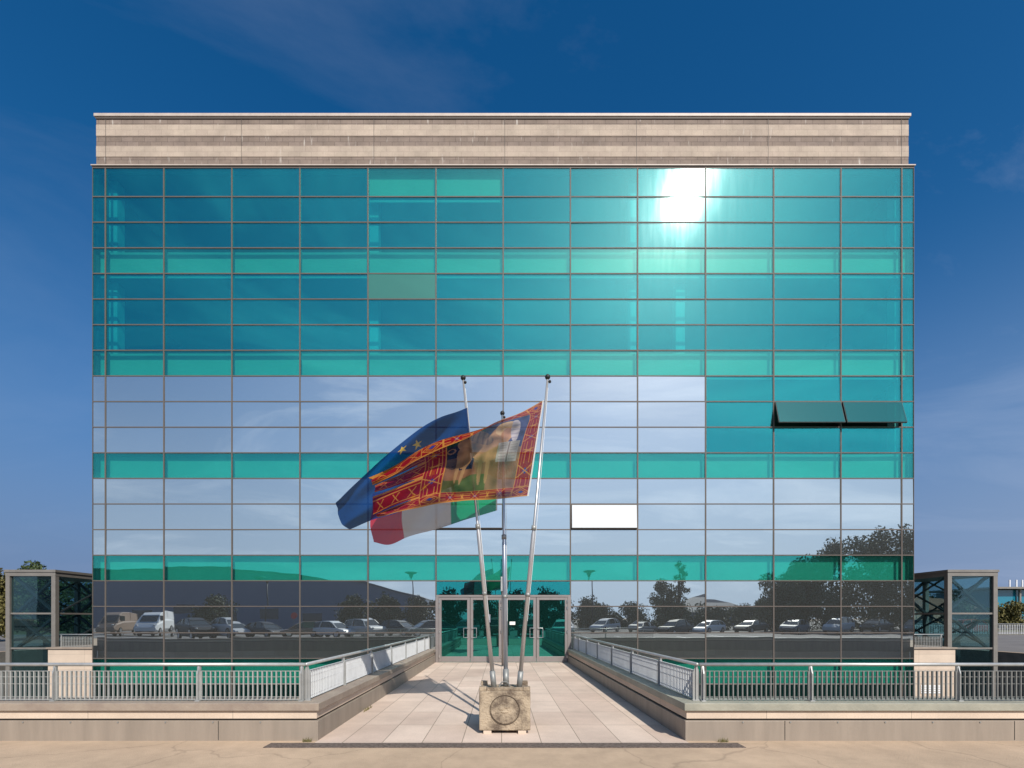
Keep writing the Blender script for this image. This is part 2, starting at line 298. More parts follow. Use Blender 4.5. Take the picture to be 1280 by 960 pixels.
def tag(o, label, cat, group=None):
    o['label'] = label; o['category'] = cat
    if group: o['group'] = group
    return o
def thing(name, label, cat, loc=(0, 0, 0), rz=0, group=None):
    o = bpy.data.objects.new(name, None); COL.objects.link(o); o.empty_display_size = .3
    o.location = loc; o.rotation_euler = (0, 0, rz); return tag(o, label, cat, group)
def struct(o): o['kind'] = 'structure'; return o
def local(mb, root):        # shift world-space geometry into a root placed at an unrotated location
    l = root.location; mb.v = [(v[0] - l.x, v[1] - l.y, v[2] - l.z) for v in mb.v]; return mb
def copytree(o, parent=None):
    c = o.copy(); COL.objects.link(c); c.parent = parent
    for ch in list(o.children): copytree(ch, c)
    return c

# ------------------------------------------------------------------ setting
D = 17.45                       # facade plane
WX = 2.40                       # half width of the walkway
YF = 6.27                       # front of the low walls
gx = [-900, -24, 24, 900]; gy = [-900, YF + .45, 46, 1500]
vs = [(x, y, 0) for y in gy for x in gx]; fs = []
for j in range(3):
    for i in range(3):
        if i == 1 and j == 1: continue
        a = j * 4 + i; fs.append((a, a + 1, a + 5, a + 4))
g = MB(); g.add(vs, fs); struct(g.build('ground', M['ground']))
a = MB(); a.box(-400, 400, -300, -3.0, -.05, .004); struct(a.build('parking_surface', M['asphalt']))
a = MB(); a.box(-24, 24, YF + .45, 46, -4.3, -4.0); struct(a.build('lower_ground', M['lower']))
a = MB(); a.box(-WX, WX, 6.15, D + .02, -.35, .004)
wk = struct(a.build('walkway', M['tile']))
for k in range(2):               # painted bay lines of the parking area
    pass
a = MB()
for i in range(30): a.box(-45 + i * 2.9, -45 + i * 2.9 + .12, -8.9, -4.0, .004, .009)
struct(a.build('parking_markings', M['white']))
# retaining walls of the sunken yard
a = MB(); a.box(-24.3, -24, YF + .45, 46, -4.3, -.005); a.box(24, 24.3, YF + .45, 46, -4.3, -.005); a.box(-24.3, 24.3, 46, 46.3, -4.3, -.005)
tag(a.build('retaining_wall', M['lower']), 'grey stone retaining wall round the sunken yard beside the building', 'wall')

a = MB(); a.box(-2.95, 3.02, 5.93, 6.145, -.06, .007)
tag(a.build('drain_channel', M['drain']), 'long brown porous drain strip across the foot of the walkway', 'drain')

# ------------------------------------------------------------------ low walls
def low_wall(sgn, label, capm):
    root = thing('low_wall', label, 'wall', (sgn * 13, YF, 0))
    def X(a, b): return (min(sgn * a, sgn * b), max(sgn * a, sgn * b))
    def both(name, m, off, z0, z1, bev=.004, core=False):
        mb = MB(); y0 = YF + off; x_in = WX + off
        # front run and run beside the walkway as one mesh (L shape, mitred at the corner)
        T = .46 - off
        pl = [(sgn * x_in, y0), (sgn * 24, y0), (sgn * 24, y0 + T), (sgn * (x_in + T), y0 + T), (sgn * (x_in + T), D - .06), (sgn * x_in, D - .06)]
        if sgn > 0: pl = pl[::1]
        else: pl = pl[::-1]
        n = len(pl)
        vs = [(p[0], p[1], z0) for p in pl] + [(p[0], p[1], z1) for p in pl]
        f = [tuple(range(n))[::-1], tuple(range(n, 2 * n))] + [(i, (i + 1) % n, (i + 1) % n + n, i + n) for i in range(n)]
        mb.add(vs, f)
        return local(mb, root).build(name, m, root, bevel=bev)
    both('base_panel', M['panel'], 0.0, -.3, .262, .006)
    both('shadow_gap', M['dark'], .05, .262, .285, 0)
    both('stone_course', M['stone'], .025, .285, .392, .003)
    both('coping', capm, -.015, .392, .492, .008)
    mb = MB(); mb.box(*X(WX + .05, 24), YF + .08, YF + .44, -4, -.3); mb.box(*X(WX + .03, WX + .4), YF + .45, D - .1, -4, -.3)
    local(mb, root).build('foundation', M['stone'], root)
    # small fixing studs along the base panel
    mb = MB()
    for k in range(14):
        x = sgn * (WX + .75 + k * .62 * 1.0)
        mb.box(x - .008, x + .008, YF - .008, YF + .01, .235, .252)
    local(mb, root).build('fixing_studs', M['galvd'], root)
    mb = MB()        # vertical joints
    for k in range(6):
        x = sgn * (WX + 1.3 + k * 3.0)
        mb.box(x - .004, x + .004, YF - .002, YF + .02, 0.01, .26); 
    local(mb, root).build('panel_joints', M['dark'], root)
    return root
low_wall(-1, 'low wall left of the walkway, brown coping over pale stone', M['cap'])
low_wall(1, 'low wall right of the walkway, greenish coping over pale stone', M['capr'])

# ------------------------------------------------------------------ railings
def railing(label, p0, p1, posts, z0=.50, z1=1.005, group='railings round the sunken yard', barw=.0135, bard=.024, step=.0615, gm='grate'):
    p0 = Vector((*p0, 0)); p1 = Vector((*p1, 0)); Lr = (p1 - p0).length; ang = math.atan2(p1.y - p0.y, p1.x - p0.x)
    root = thing('railing', label, 'railing', (p0.x, p0.y, z0), ang, group)
    H = z1 - z0
    mb = MB(); mb.tube([(-.02, 0, H - .024), (Lr + .02, 0, H - .024)], .024, 12); mb.build('top_rail', M['galv'], root, smooth=True)
    for q in posts:
        mb = MB(); x = q
        mb.prism([(-.045, -.005), (.045, -.005), (.045, H * .72), (.012, H - .04), (-.012, H - .04), (-.045, H * .72)], x - .006, x + .006, 'x')
        mb.box(x - .03, x + .03, -.055, .055, -.008, .006)
        mb.box(x - .022, x + .022, -.012, .012, .006, H - .05)
        mb.build('post', M['galv'], root)
    edges = [0] + list(posts) + [Lr]; edges = sorted(set(edges))
    for a, b in zip(edges[:-1], edges[1:]):
        if b - a < .15: continue
        a += .03; b -= .03
        mb = MB(); n = max(2, int((b - a) / step)); gz0 = .012; gz1 = H - .115
        for k in range(n + 1):
            x = a + (b - a) * k / n
            mb.box(x - barw / 2, x + barw / 2, -bard / 2, bard / 2, gz0, gz1)
        for z in (gz0 + .035, (gz0 + gz1) * .55, gz1 - .075): mb.box(a, b, -.0035, .0035, z - .003, z + .003)
        mb.box(a, b, -bard / 2 - .001, bard / 2 + .001, gz1, gz1 + .006)
        mb.box(a, b, -bard / 2 - .001, bard / 2 + .001, gz0 - .006, gz0)
        mb.build('grating_panel', M[gm], root)
    return root
YR = 6.45; XR = 2.63
def px2x(px): return (px - VX) * YR / F
railing('grey railing on the front wall left of the walkway', (-XR - .03, YR), (-9.0, YR), [.02] + [(-XR) - px2x(p) for p in (252, 72)] )
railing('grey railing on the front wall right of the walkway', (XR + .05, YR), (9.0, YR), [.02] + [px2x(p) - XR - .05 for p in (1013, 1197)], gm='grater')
side_posts = [.02, 1.5, 3.2, 4.9, 6.6, 8.3, 9.8, 10.8]
railing('sunlit side railing along the left edge of the walkway', (-XR, YR + .02), (-XR, D - .12), side_posts, gm='gratew', bard=.028)
railing('shaded side railing along the right edge of the walkway', (XR, YR + .02), (XR, D - .12), side_posts, gm='gratew', bard=.028)

# ------------------------------------------------------------------ glass building
PX = [116, 132, 205, 290, 375, 460, 545, 629, 713, 797, 882, 967, 1051, 1127, 1142]
PY = [209, 246, 278, 310, 342, 374, 406, 438, 470, 502, 534, 566, 598, 630, 662, 694, 726, 758, 791, 823, 855, 889, 922, 985]
XS = [(p - VX) * D / F for p in PX]; ZS = [CH + (HY - p) * D / F for p in PY]
B = thing('office_building', 'six-storey office block with teal glass curtain wall under a striped brick parapet', 'building', (0, D, 0))
def bpart(mb, name, m, parent=B, **k): 
    mb.v = [(v[0], v[1] - D, v[2]) for v in mb.v]
    return mb.build(name, m, parent, **k)
kind_name = {'dull': 'green_pane', 'low': 'basement_pane', 'teal': 'tinted_pane', 'span': 'spandrel_pane', 'mirror': 'mirrored_pane'}
cache = {}
def pane_obj(name, wd, ht, m, loc, parent=B, tilt=True):
    key = (round(wd, 3), round(ht, 3), m.name)
    if key not in cache:
        mb = MB(); mb.box(-wd / 2, wd / 2, 0, .024, -ht / 2, ht / 2); cache[key] = mb.mesh(name, m)
    o = bpy.data.objects.new(name, cache[key]); COL.objects.link(o); o.parent = parent; o.location = loc
    if tilt: o.rotation_euler = (R(random.gauss(0, .14)), 0, R(random.gauss(0, .14)))
    return o
rnd = random.Random(3)
openw = {(9, 11), (9, 12), (13, 6), (13, 8)}
for r in range(len(PY) - 1):
    for c in range(len(PX) - 1):
        z1, z0 = ZS[r], ZS[r + 1]; x0, x1 = XS[c], XS[c + 1]
        if r in (16, 17, 18) and c in (6, 7): continue
        k = 'mirror'
        if r in (0, 1, 2, 4, 5, 6): k = 'teal'
        if r in (3, 7, 11, 15, 19, 23): k = 'span'
        if r in (8, 9, 10) and PX[c] >= 882: k = 'teal'
        if r in (20, 21, 22): k = 'low'
        if (r, c) == (4, 5): k = 'dull'
        if r == 0 and c in (5, 6): k = 'span'
        if (r, c) in openw: continue
        corner = c in (0, len(PX) - 2)
        nm = 'corner_pane' if corner else kind_name[k]
        wd = x1 - x0 - .022; ht = z1 - z0 - .022
        o = pane_obj(nm, wd, ht, M[k], ((x0 + x1) / 2, 0, (z0 + z1) / 2))
        if k == 'span':
            mb = MB(); mb.box(-wd / 2 - .02, wd / 2 + .02, 0, .03, -ht / 2 - .02, ht / 2 + .02)
            bo = mb.build('backing_board', M['board'], o); bo.location = (0, .22, 0)
# mullions and transoms
for i, x in enumerate(XS):
    wv = .046 if 0 < i < len(XS) - 1 else .018
    segs = [(-4.0, ZS[0])]
    if i == 7: segs = [(ZS[16] - .0, ZS[0]), (-4.0, -.35)]
    for (za, zb) in segs:
        mb = MB(); mb.box(x - wv / 2, x + wv / 2, D - .016, D + .12, za, zb); bpart(mb, 'mullion', M['mull'])
for j, z in enumerate(ZS):
    h = .038 if j else .08
    spans = [(XS[0], XS[-1])]
    if j in (17, 18): spans = [(XS[0], XS[6]), (XS[8], XS[-1])]
    if j == 19: spans = [(XS[0], XS[6]), (XS[8], XS[-1])]
    for (xa, xb) in spans:
        mb = MB(); mb.box(xa - .008, xb + .008, D - .013, D + .117, z - h / 2, z + h / 2); bpart(mb, 'transom', M['mull'])
# floors, columns and rooms behind the glass
for j in (0, 4, 8, 12, 16, 20):
    zt = ZS[j] - .02 if j == 0 else ZS[j] + .03
    mb = MB(); mb.box(XS[0] + .05, XS[-1] - .05, D + .30, D + 9, zt - .02, zt + (.3 if j else .02)); bpart(mb, 'floor_slab', M['ceil'])
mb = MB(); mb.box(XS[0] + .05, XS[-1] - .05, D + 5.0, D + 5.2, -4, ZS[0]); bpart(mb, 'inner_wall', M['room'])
for x in ((470 - VX) * (D + .8) / F, (788 - VX) * (D + .8) / F, (1116 - VX) * (D + .8) / F, (842-VX)*(D+1.2)/F, XS[0] + .32):
    mb = MB(); mb.box(x - .17, x + .17, D + .5, D + .85, -4, ZS[0] - .05); bpart(mb, 'column', M['col'])
for x in (XS[0], XS[-1]):
    s = 1 if x < 0 else -1
    mb = MB(); mb.box(min(x, x + s * .1), max(x, x + s * .1), D + .13, D + 24, -4, ZS[0]); bpart(mb, 'side_wall', M['mull'])
# striped brick parapet
px0, px1 = (119 - VX) * D / F, (1137 - VX) * D / F
def zp(y): return CH + (HY - y) * D / F
bands = [(147, 154.5, 'bandd', 0), (154.5, 168.5, 'bandl', .012), (168.5, 181, 'bandd', 0), (181, 194.5, 'bandl', .012), (194.5, 206.5, 'bandd', 0)]
for y0, y1, m_, off in bands:
    mb = MB(); mb.box(px0, px1, D + .05 - off, D + 24, zp(y1), zp(y0)); bpart(mb, 'brick_band', M[m_])
mb = MB()
for p in (131, 301, 467, 631, 796, 961, 1128):
    x = (p - VX) * D / F; mb.box(x - .008, x + .008, D + .035, D + .06, zp(206), zp(148))
bpart(mb, 'expansion_joints', M['mull'])
mb = MB(); mb.box(px0 - .01, px1 + .01, D + .02, D + 24, zp(147.3), zp(145.3)); bpart(mb, 'coping_underside', M['mull'])
mb = MB(); mb.box(px0 - .06, px1 + .06, D - .01, D + 24, zp(145.2), zp(141.3)); bpart(mb, 'coping', M['flash'], bevel=.015)
mb = MB(); mb.box(XS[0] - .04, XS[-1] + .04, D - .05, D + 1, zp(208.0), zp(206.8)); bpart(mb, 'sill_flashing', M['flash'])

# open windows
def open_window(r, c, ang, gm, name='open_window', lab=None, arm=True):
    x0, x1 = XS[c] + .03, XS[c + 1] - .03; z1, z0 = ZS[r] - .03, ZS[r + 1] + .03; h = z1 - z0; wd = x1 - x0
    fr = bpy.data.objects.new(name, None); COL.objects.link(fr); fr.parent = B
    mb = MB(); t = .05
    mb.box(0, wd, 0, .05, -t, 0); mb.box(0, wd, 0, .05, -h, -h + t); mb.box(0, t, 0, .05, -h + t, -t); mb.box(wd - t, wd, 0, .05, -h + t, -t)
    ob = mb.build(name, M['black' if ang > 10 else 'mull'], B)
    COL.objects.unlink(fr); bpy.data.objects.remove(fr)
    ob.location = (x0, -.05, z1); ob.rotation_euler = (R(-ang), 0, 0)
    if lab: ob['label'] = lab
    mb = MB(); mb.box(t * .4, wd - t * .4, -.008, .0, -h + t * .4, -t * .4); mb.build('glass', M[gm], ob)
    if arm:
        mb = MB()
        for x in (.12, wd - .12): mb.bar((x, .05, -h + .08), (x, .42, -h * .55), .025, .012)
        mb.build('stay_arm', M['galvd'], ob)
    # dark reveal of the opening
    return ob
open_window(9, 11, 16, 'awn', lab='window swung wide open, left one of the open pair')
open_window(9, 12, 16, 'awn', lab='window swung wide open, right one of the open pair')
open_window(13, 8, 3.2, 'white_win', lab='bright white window slightly ajar', arm=False)
open_window(13, 6, 3.2, 'mirror', lab='mirrored window slightly ajar above the doors', arm=False)

# entrance: four glazed door leaves under a teal transom light
zt = zp(744.5); zl = zp(726)
mb = MB(); mb.box(XS[6], XS[8], D - .05, D + .12, zt - .05, zt + .02); bpart(mb, 'door_header', M['alu'])
for c in (6, 7):
    xa, xb = XS[c], XS[c + 1]
    pane_obj('fanlight_pane', xb - xa - .05, zl - zt - .06, M['teal'], ((xa + xb) / 2, 0, (zl + zt) / 2), tilt=False)
for x in (XS[6] + .045, XS[7] - .0, XS[8] - .045):
    mb = MB(); mb.box(x - .055, x + .055, D - .055, D + .12, .006, zt - .052); bpart(mb, 'door_frame', M['alu'])
dl = []
xc = [XS[6] + .105, XS[7] - .06, XS[7] + .06, XS[8] - .105]
for (xa, xb) in ((xc[0], xc[1]), (xc[2], xc[3])):
    xm = (xa + xb) / 2
    for q, (a0, b0) in enumerate(((xa, xm - .008), (xm + .008, xb))):
        mb = MB(); z0, z1 = .02, zt - .07; st = .10
        mb.box(a0, a0 + st, D - .04, D + .02, z0, z1); mb.box(b0 - st, b0, D - .04, D + .02, z0, z1)
        mb.box(a0 + st, b0 - st, D - .04, D + .02, z0, z0 + .20); mb.box(a0 + st, b0 - st, D - .04, D + .02, z1 - .09, z1)
        d = bpart(mb, 'door', M['alu'], bevel=.004)
        mb = MB(); mb.box(a0 + st, b0 - st, D - .012, D, z0 + .20, z1 - .09); bpart(mb, 'door_glass', M['doorg'], d)
        hx = b0 - .055 if q == 0 else a0 + .055; s = -1 if q == 0 else 1
        mb = MB(); zz = 1.08
        mb.tube([(hx, D - .04, zz - .17), (hx, D - .1, zz - .17), (hx + s * .17, D - .1, zz - .17), (hx + s * .17, D - .1, zz + .17), (hx, D - .1, zz + .17), (hx, D - .04, zz + .17)], .014, 8)
        bpart(mb, 'handle', M['steel'], d, smooth=False)
        mb = MB(); ex = a0 + .02 if q == 0 else b0 - .02
        for z in (.22, 1.12, z1 - .38, z1 - .15): mb.tube([(ex, D - .065, z - .05), (ex, D - .065, z + .05)], .016, 8)
        bpart(mb, 'hinges', M['steel'], d)
        dl.append(d)
mb = MB(); mb.box((607 - VX) * D / F, (613 - VX) * D / F, D - .016, D - .0135, zp(778), zp(768)); bpart(mb, 'paper_notice', M['paper'], dl[1])
mb = MB(); mb.box((637 - VX) * D / F, (644 - VX) * D / F, D - .016, D - .0135, zp(781), zp(777)); bpart(mb, 'paper_notice', M['paper'], dl[2])

# grey post in front of the middle of the doors
pt = thing('entrance_post', 'slim grey post with a box on top standing before the doors', 'post', (.06, 16.0, 0))
mb = MB(); mb.tube([(0, 0, 0), (0, 0, 2.55)], .062, 16); mb.build('post_shaft', M['alu'], pt, smooth=True)
mb = MB(); mb.box(-.09, .09, -.08, .08, 2.5, 2.98); mb.build('control_box', M['galv'], pt, bevel=.01)
mb = MB(); mb.box(.065, .13, -.07, .02, 1.25, 1.56); mb.build('reader_box', M['white'], pt, bevel=.01)
mb = MB(); mb.tube([(0, 0, .0), (0, 0, .025)], .1, 16); mb.build('base_plate', M['galvd'], pt)

# ------------------------------------------------------------------ flagpole planter
PC = Vector((.044, 6.62 + .36, 0))
pb = thing('concrete_block', 'stained square concrete block with a round relief, holding three flagpoles', 'flagpole base', PC)
hw = .355; H0, H1 = .05, .655
mb = MB(); mb.box(-hw, hw, -hw, hw, H0, H1 - .06); blk = mb.build('block_body', M['concrete'], pb, bevel=.015)
mb = MB(); t = .1
for sx_ in (-1, 1):
    for sy in (-1, 1):
        cx_, cy_ = sx_ * (hw - t / 2 - .002), sy * (hw - t / 2 - .002)
        mb.box(cx_ - t / 2, cx_ + t / 2, cy_ - t / 2, cy_ + t / 2, H1 - .06, H1)
mb.box(-hw + .105, hw - .105, -hw + .01, -hw + .07, H1 - .06, H1 - .012)
mb.build('corner_block', M['concrete'], pb, bevel=.008)
mb = MB(); mb.tube([(0, -hw - .014, .335), (0, -hw + .01, .335)], .19, 40); mb.build('round_relief', M['concrete'], pb, bevel=.006)
mb = MB(); q = [(0.19 + .012) * 1.0]
pts = [(.203 * math.cos(a_), -hw - .003, .335 + .203 * math.sin(a_)) for a_ in [2 * math.pi * k / 48 for k in range(49)]]
mb.tube(pts, .006, 6, cap=False); mb.build('relief_groove', M['bark'], pb)
mb = MB()      # shallow raised figure on the medallion
for (x, z, w_, h_) in ((-.05, .36, .045, .03), (.03, .38, .05, .022), (0, .31, .06, .018), (.05, .33, .018, .05), (-.02, .42, .03, .014)):
    mb.ball((x, -hw - .012, z), w_, 10, 0, h_ / w_)
mb.v = [(v[0], -hw - .012 + (v[1] + hw + .012) * .25, v[2]) for v in mb.v]
mb.build('worn_relief', M['concrete'], pb, smooth=True)
mb = MB()
for x in (-.24, .24): mb.box(x - .055, x + .055, -hw + .0, hw - .02, 0.005, H0)
mb.build('foot', M['stone'], pb)
mb = MB(); mb.tube([(.08 * math.cos(a_) , 0.05, H1 - .07 + .09 * math.sin(a_)) for a_ in [math.pi * k / 12 for k in range(13)]], .008, 6); mb.build('lifting_loop', M['galvd'], pb)

def pole(label, base, top, m, r0, r1, zsplit=.45):
    base = Vector(base); top = Vector(top); root = thing('flagpole', label, 'flagpole', base, 0, 'leaning flagpoles in the concrete block')
    d = top - base
    mb = MB(); mb.tube([(0, 0, 0), d * .5, d * .52, d], [r0, r0, r1, r1 * .8], 14); mb.build('pole_shaft', m, root, smooth=True)
    mb = MB(); mb.tube([(0, 0, 0), d * .055], r0 * 1.35, 14); mb.build('sleeve', M['galvd'], root, smooth=True)
    for fa, fb in ((.3, .312), (.515, .53)): mb = MB(); mb.tube([d * fa, d * fb], r0 * 1.2, 12); mb.build('joint_collar', M['galvd'], root, smooth=True)
    mb = MB(); mb.ball(d + Vector((0, 0, .02)), .038, 14); mb.ball(d + Vector((.03, -.01, -.05)), .022, 10); mb.build('finial', M['black'], root, smooth=True)
    mb = MB(); o = Vector((r0 + .006, -.012, 0)); mb.tube([d * .22 + o * .8, d * .6 + o, d * .97 + o * .5], .0028, 5); mb.build('halyard', M['white'], root)
    return root
poleL = pole('flagpole leaning left that flies the blue flag', P(617.5, 860, 6.95), P(579, 474, 6.95), M['pole'], .030, .019)
poleR = pole('flagpole leaning right that flies the red and gold flag', P(649, 860, 6.95), P(684.5, 473, 6.80), M['pole'], .030, .019)
poleM = pole('middle flagpole, the bluish shortest looking one with the green white and red flag', P(632.5, 857, 7.1), P(628, 518, 7.85), M['poleb'], .033, .022)

# ------------------------------------------------------------------ flags
def cr(p, t):      # Catmull-Rom over a list, t in 0..1
    n = len(p) - 1; s = min(t * n, n - 1e-6); i = int(s); f = s - i
    a = p[max(i - 1, 0)]; b = p[i]; c = p[min(i + 1, n)]; d = p[min(i + 2, n)]
    if i == 0: a = b * 2 - c
    if i + 1 == n: d = c * 2 - b
    return .5 * ((2 * b) + (c - a) * f + (2 * a - 5 * b + 4 * c - d) * f * f + (3 * b - a - 3 * c + d) * f ** 3)
def flagmat(name, transp=.16):
    m = bpy.data.materials.new(name); m.use_nodes = True; n = m.node_tree.nodes; l = m.node_tree.links; n.clear()
    o = n.new('ShaderNodeOutputMaterial'); at = n.new('ShaderNodeVertexColor'); at.layer_name = 'Col'
    di = n.new('ShaderNodeBsdfDiffuse'); tl = n.new('ShaderNodeBsdfTranslucent'); tr = n.new('ShaderNodeBsdfTransparent')
    l.new(at.outputs[0], di.inputs[0]); l.new(at.outputs[0], tl.inputs[0])
    tr.inputs[0].default_value = (1, 1, 1, 1)
    t = n.new('ShaderNodeTexCoord'); wv = n.new('ShaderNodeTexNoise'); wv.inputs['Scale'].default_value = 14; wv.inputs['Detail'].default_value = 5; l.new(t.outputs['Object'], wv.inputs['Vector'])
    bp = n.new('ShaderNodeBump'); bp.inputs['Strength'].default_value = .35; bp.inputs['Distance'].default_value = .02; l.new(wv.outputs[0], bp.inputs['Height']); l.new(bp.outputs[0], di.inputs['Normal'])
    a = n.new('ShaderNodeMixShader'); a.inputs[0].default_value = .30; l.new(di.outputs[0], a.inputs[1]); l.new(tl.outputs[0], a.inputs[2])
    b = n.new('ShaderNodeMixShader'); b.inputs[0].default_value = transp; l.new(a.outputs[0], b.inputs[1]); l.new(tr.outputs[0], b.inputs[2])
    l.new(b.outputs[0], o.inputs[0]); return m
def flag(name, label, rows, colf, nu, nv, fold, transp, hole=None):
    # rows: from v=0 (bottom) to v=1 (top), each a list of (px,py,d) from hoist to fly
    ctl = [[P(*q) for q in r] for r in rows]
    vs = []; cols = []
    for j in range(nv + 1):
        v = j / nv
        for i in range(nu + 1):
            u = i / nu
            p = cr([cr(r, u) for r in ctl], v)
            f_ = fold(u, v); p = p + (f_ if isinstance(f_, Vector) else Vector((0, f_, 0))); vs.append(p)
    fs = []
    org = vs[0].copy()
    for j in range(nv):
        for i in range(nu):
            if hole and hole((i + .5) / nu, (j + .5) / nv): continue
            a = j * (nu + 1) + i; fs.append((a, a + nu + 1, a + nu + 2, a + 1))
    me = bpy.data.meshes.new(name); me.from_pydata([v - org for v in vs], [], fs)
    ca = me.color_attributes.new('Col', 'FLOAT_COLOR', 'POINT')
    flat = []
    for j in range(nv + 1):
        for i in range(nu + 1): flat += [*colf(i / nu, j / nv), 1.0]
    ca.data.foreach_set('color', flat)
    me.polygons.foreach_set('use_smooth', [True] * len(fs)); me.materials.append(flagmat(name + '_cloth', transp)); me.update()
    o = bpy.data.objects.new(name, me); COL.objects.link(o); o.location = org
    return tag(o, label, 'flag')

RED = (.21, .008, .016); GOLD = (.44, .19, .04); BLU = (.012, .04, .22)
def ell(u, v, cu, cv, a, b, rot=0):
    du, dv = (u - cu) * 1.75, v - cv; c, s = math.cos(rot), math.sin(rot)
    x, y = du * c + dv * s, -du * s + dv * c
    return (x / a) ** 2 + (y / b) ** 2 < 1
def border(a, b, h):       # a along (in flag heights), b across 0..1, h width of band
    if b < .05 or b > .95: return GOLD
    if .17 < b < .20 or .80 < b < .83: return GOLD
    k = (a / (h * 1.7)) % 1.0; d = abs(k - .5) * 2; e = abs(b - .5) * 2
    if d < .36:
        if abs(d * 1.6 - e * .55) < .05: return GOLD
        if d * 2.2 + e < .34: return BLU
    elif abs(e - .30) < .05: return GOLD
    elif d > .9 and abs(e - (1 - d) * 5) < .25: return GOLD
    return RED
def corner_sq(a, b):
    d = abs(a - .5) * 2 + abs(b - .5) * 2
    if max(abs(a - .5), abs(b - .5)) > .44: return GOLD
    if abs(d - .85) < .08 or abs(d - .5) < .06: return GOLD
    if d < .3: return BLU
    return RED
U1, U2, U3 = .125, .55, .675; V1 = .15
def veneto(u, v):
    if u < .012 : return (.72, .70, .66)
    if v < .018 or v > .982: return GOLD
    inU = 0 if u < U1 else (1 if u < U2 else (2 if u < U3 else 3))
    if inU == 3:
        k = (v * 6) % 1.0
        if k < .08 or k > .92: return GOLD
        if .2 < k < .24 or .76 < k < .80: return GOLD
        d = abs((u * 9) % 1 - .5)
        if abs(d - abs(k - .5)) < .035 and abs(k - .5) < .22: return GOLD
        return RED
    lo, hi = v < V1, v > 1 - V1
    bu = u / U1 if inU == 0 else (u - U2) / (U3 - U2); bv = v / V1 if lo else (1 - v) / V1
    if (lo or hi) and inU in (0, 2): return corner_sq(bu, bv)
    if lo or hi: return border((u - U1) * 1.75, bv, V1)
    if inU in (0, 2): return border(v - V1, bu, V1)
    # the picture: winged lion with an open book between land and sky
    s = (u - U1) / (U2 - U1); t = (v - V1) / (1 - 2 * V1)
    sky_ = (.07, .09, .21) if s < .55 else (.02, .07, .03)
    c = sky_
    n = noise.noise(Vector((s * 4, t * 4, 3))) * .5
    if .5 < s < .8 and t > .62: c = (.02, .10, .04)
    if s > .62 and t < .62: c = (.025, .02, .035)
    if t < .42 + n * .12: c = (.34, .22, .13) if s < .6 else (.12, .07, .05)
    if t < .30 + n * .2: c = (.30, .15, .08)
    if t < .16 + n * .2: c = (.12, .14, .05) if s > .4 else (.30, .17, .10)
    if .60 < s < .85 and .24 < t < .36 and n > -.1: c = (.02, .03, .06)
    if ell(s, t, .56, .50, .50, .17, .25): c = (.46, .27, .13)           # body
    if ell(s, t, .74, .40, .20, .15): c = (.40, .22, .10)
    for (lu, lv, lr, ll) in ((.40, .26, .1, .17), (.50, .24, -.1, .17), (.72, .25, .15, .17), (.82, .25, -.15, .15)):
        if ell(s, t, lu, lv, .045, ll, lr): c = (.42, .25, .12)
    if ell(s, t, .30, .66, .24, .2): c = (.50, .28, .15)                # mane
    if ell(s, t, .27, .79, .20, .14): c = (.62, .42, .24)
    if ell(s, t, .24, .67, .11, .11): c = (.50, .26, .16)
    if ell(s, t, .15, .72, .09, .22, -.3): c = (.55, .50, .52) if (t * 14) % 1 > .3 else (.40, .36, .42)   # far wing
    if ell(s, t, .60, .74, .42, .13, .45): c = (.36, .24, .15) if (s * 16) % 1 > .35 else (.22, .14, .10)   # near wing
    if abs(s - .17) < .13 and abs(t - .40) < .12:
        c = (.46, .44, .40)
        if abs(s - .17) < .008: c = (.25, .2, .18)
        elif (t * 30) % 1 < .35 and abs(abs(s - .17) - .065) < .045: c = (.36, .33, .30)                     # lines on the book
    d = math.hypot((s - .93) * 1.0, (t - .52) * 1.2)
    if abs(d - .055) < .012: c = (.30, .17, .10)                         # tail
    g_ = .62 + .5 * noise.noise(Vector((s * 9, t * 9, 1)))
    return tuple(max(0, q * g_) for q in c)
rowsV = [
 [(661, 620, 6.80), (634, 622, 6.74), (605, 625.5, 6.70), (575, 627, 6.68), (545, 629, 6.58), (518, 637, 6.54), (490, 643, 6.56), (466, 647, 6.56)],
 [(664, 601, 6.79), (639, 604, 6.68), (608, 606, 6.68), (575, 608, 6.70), (547, 611, 6.54), (515, 621, 6.52), (490, 630, 6.58), (467, 641, 6.56)],
 [(670, 561, 6.77), (646, 566, 6.62), (613, 570, 6.66), (583, 573, 6.70), (553, 580, 6.52), (522, 592, 6.50), (495, 602, 6.57), (470, 612, 6.54)],
 [(674, 535, 6.76), (653, 541, 6.62), (618, 547, 6.62), (583, 552, 6.66), (554, 562, 6.50), (522, 574, 6.50), (492, 590, 6.52), (466, 603, 6.50)],
 [(677, 517, 6.75), (659, 523, 6.64), (622, 531, 6.56), (587, 540, 6.54), (551, 551, 6.42), (520, 566, 6.40), (492, 582, 6.42), (464, 597, 6.44)],
 [(680, 500, 6.74), (654, 514, 6.64), (620, 527, 6.48), (586, 547, 6.38), (550, 561, 6.28), (517, 576, 6.27), (494, 590, 6.30), (462, 605, 6.34)],
]
def foldV(u, v):
    k = min(5, int(v * 6)); q = max(0, u - .70) / .30
    d = foldY(u, v)
    return Vector((.05 * q * q * math.sin(k * 2.7 + 1) , d + .05 * q * math.sin(k * 3.9 + u * 9), .022 * q * math.sin(k * 4.3 + 8 * u)))
def foldY(u, v):
    return .028 * math.sin(16 * (u * .9 + v * .8) + 2 * math.sin(5 * v)) * min(1, u * 5) + .035 * u * math.sin(9 * v + 14 * u) + .05 * u * u * math.sin(22 * v - 3 * u) + .012 * math.sin(30 * (u * .5 + (1 - v))) * min(1, u * 4)
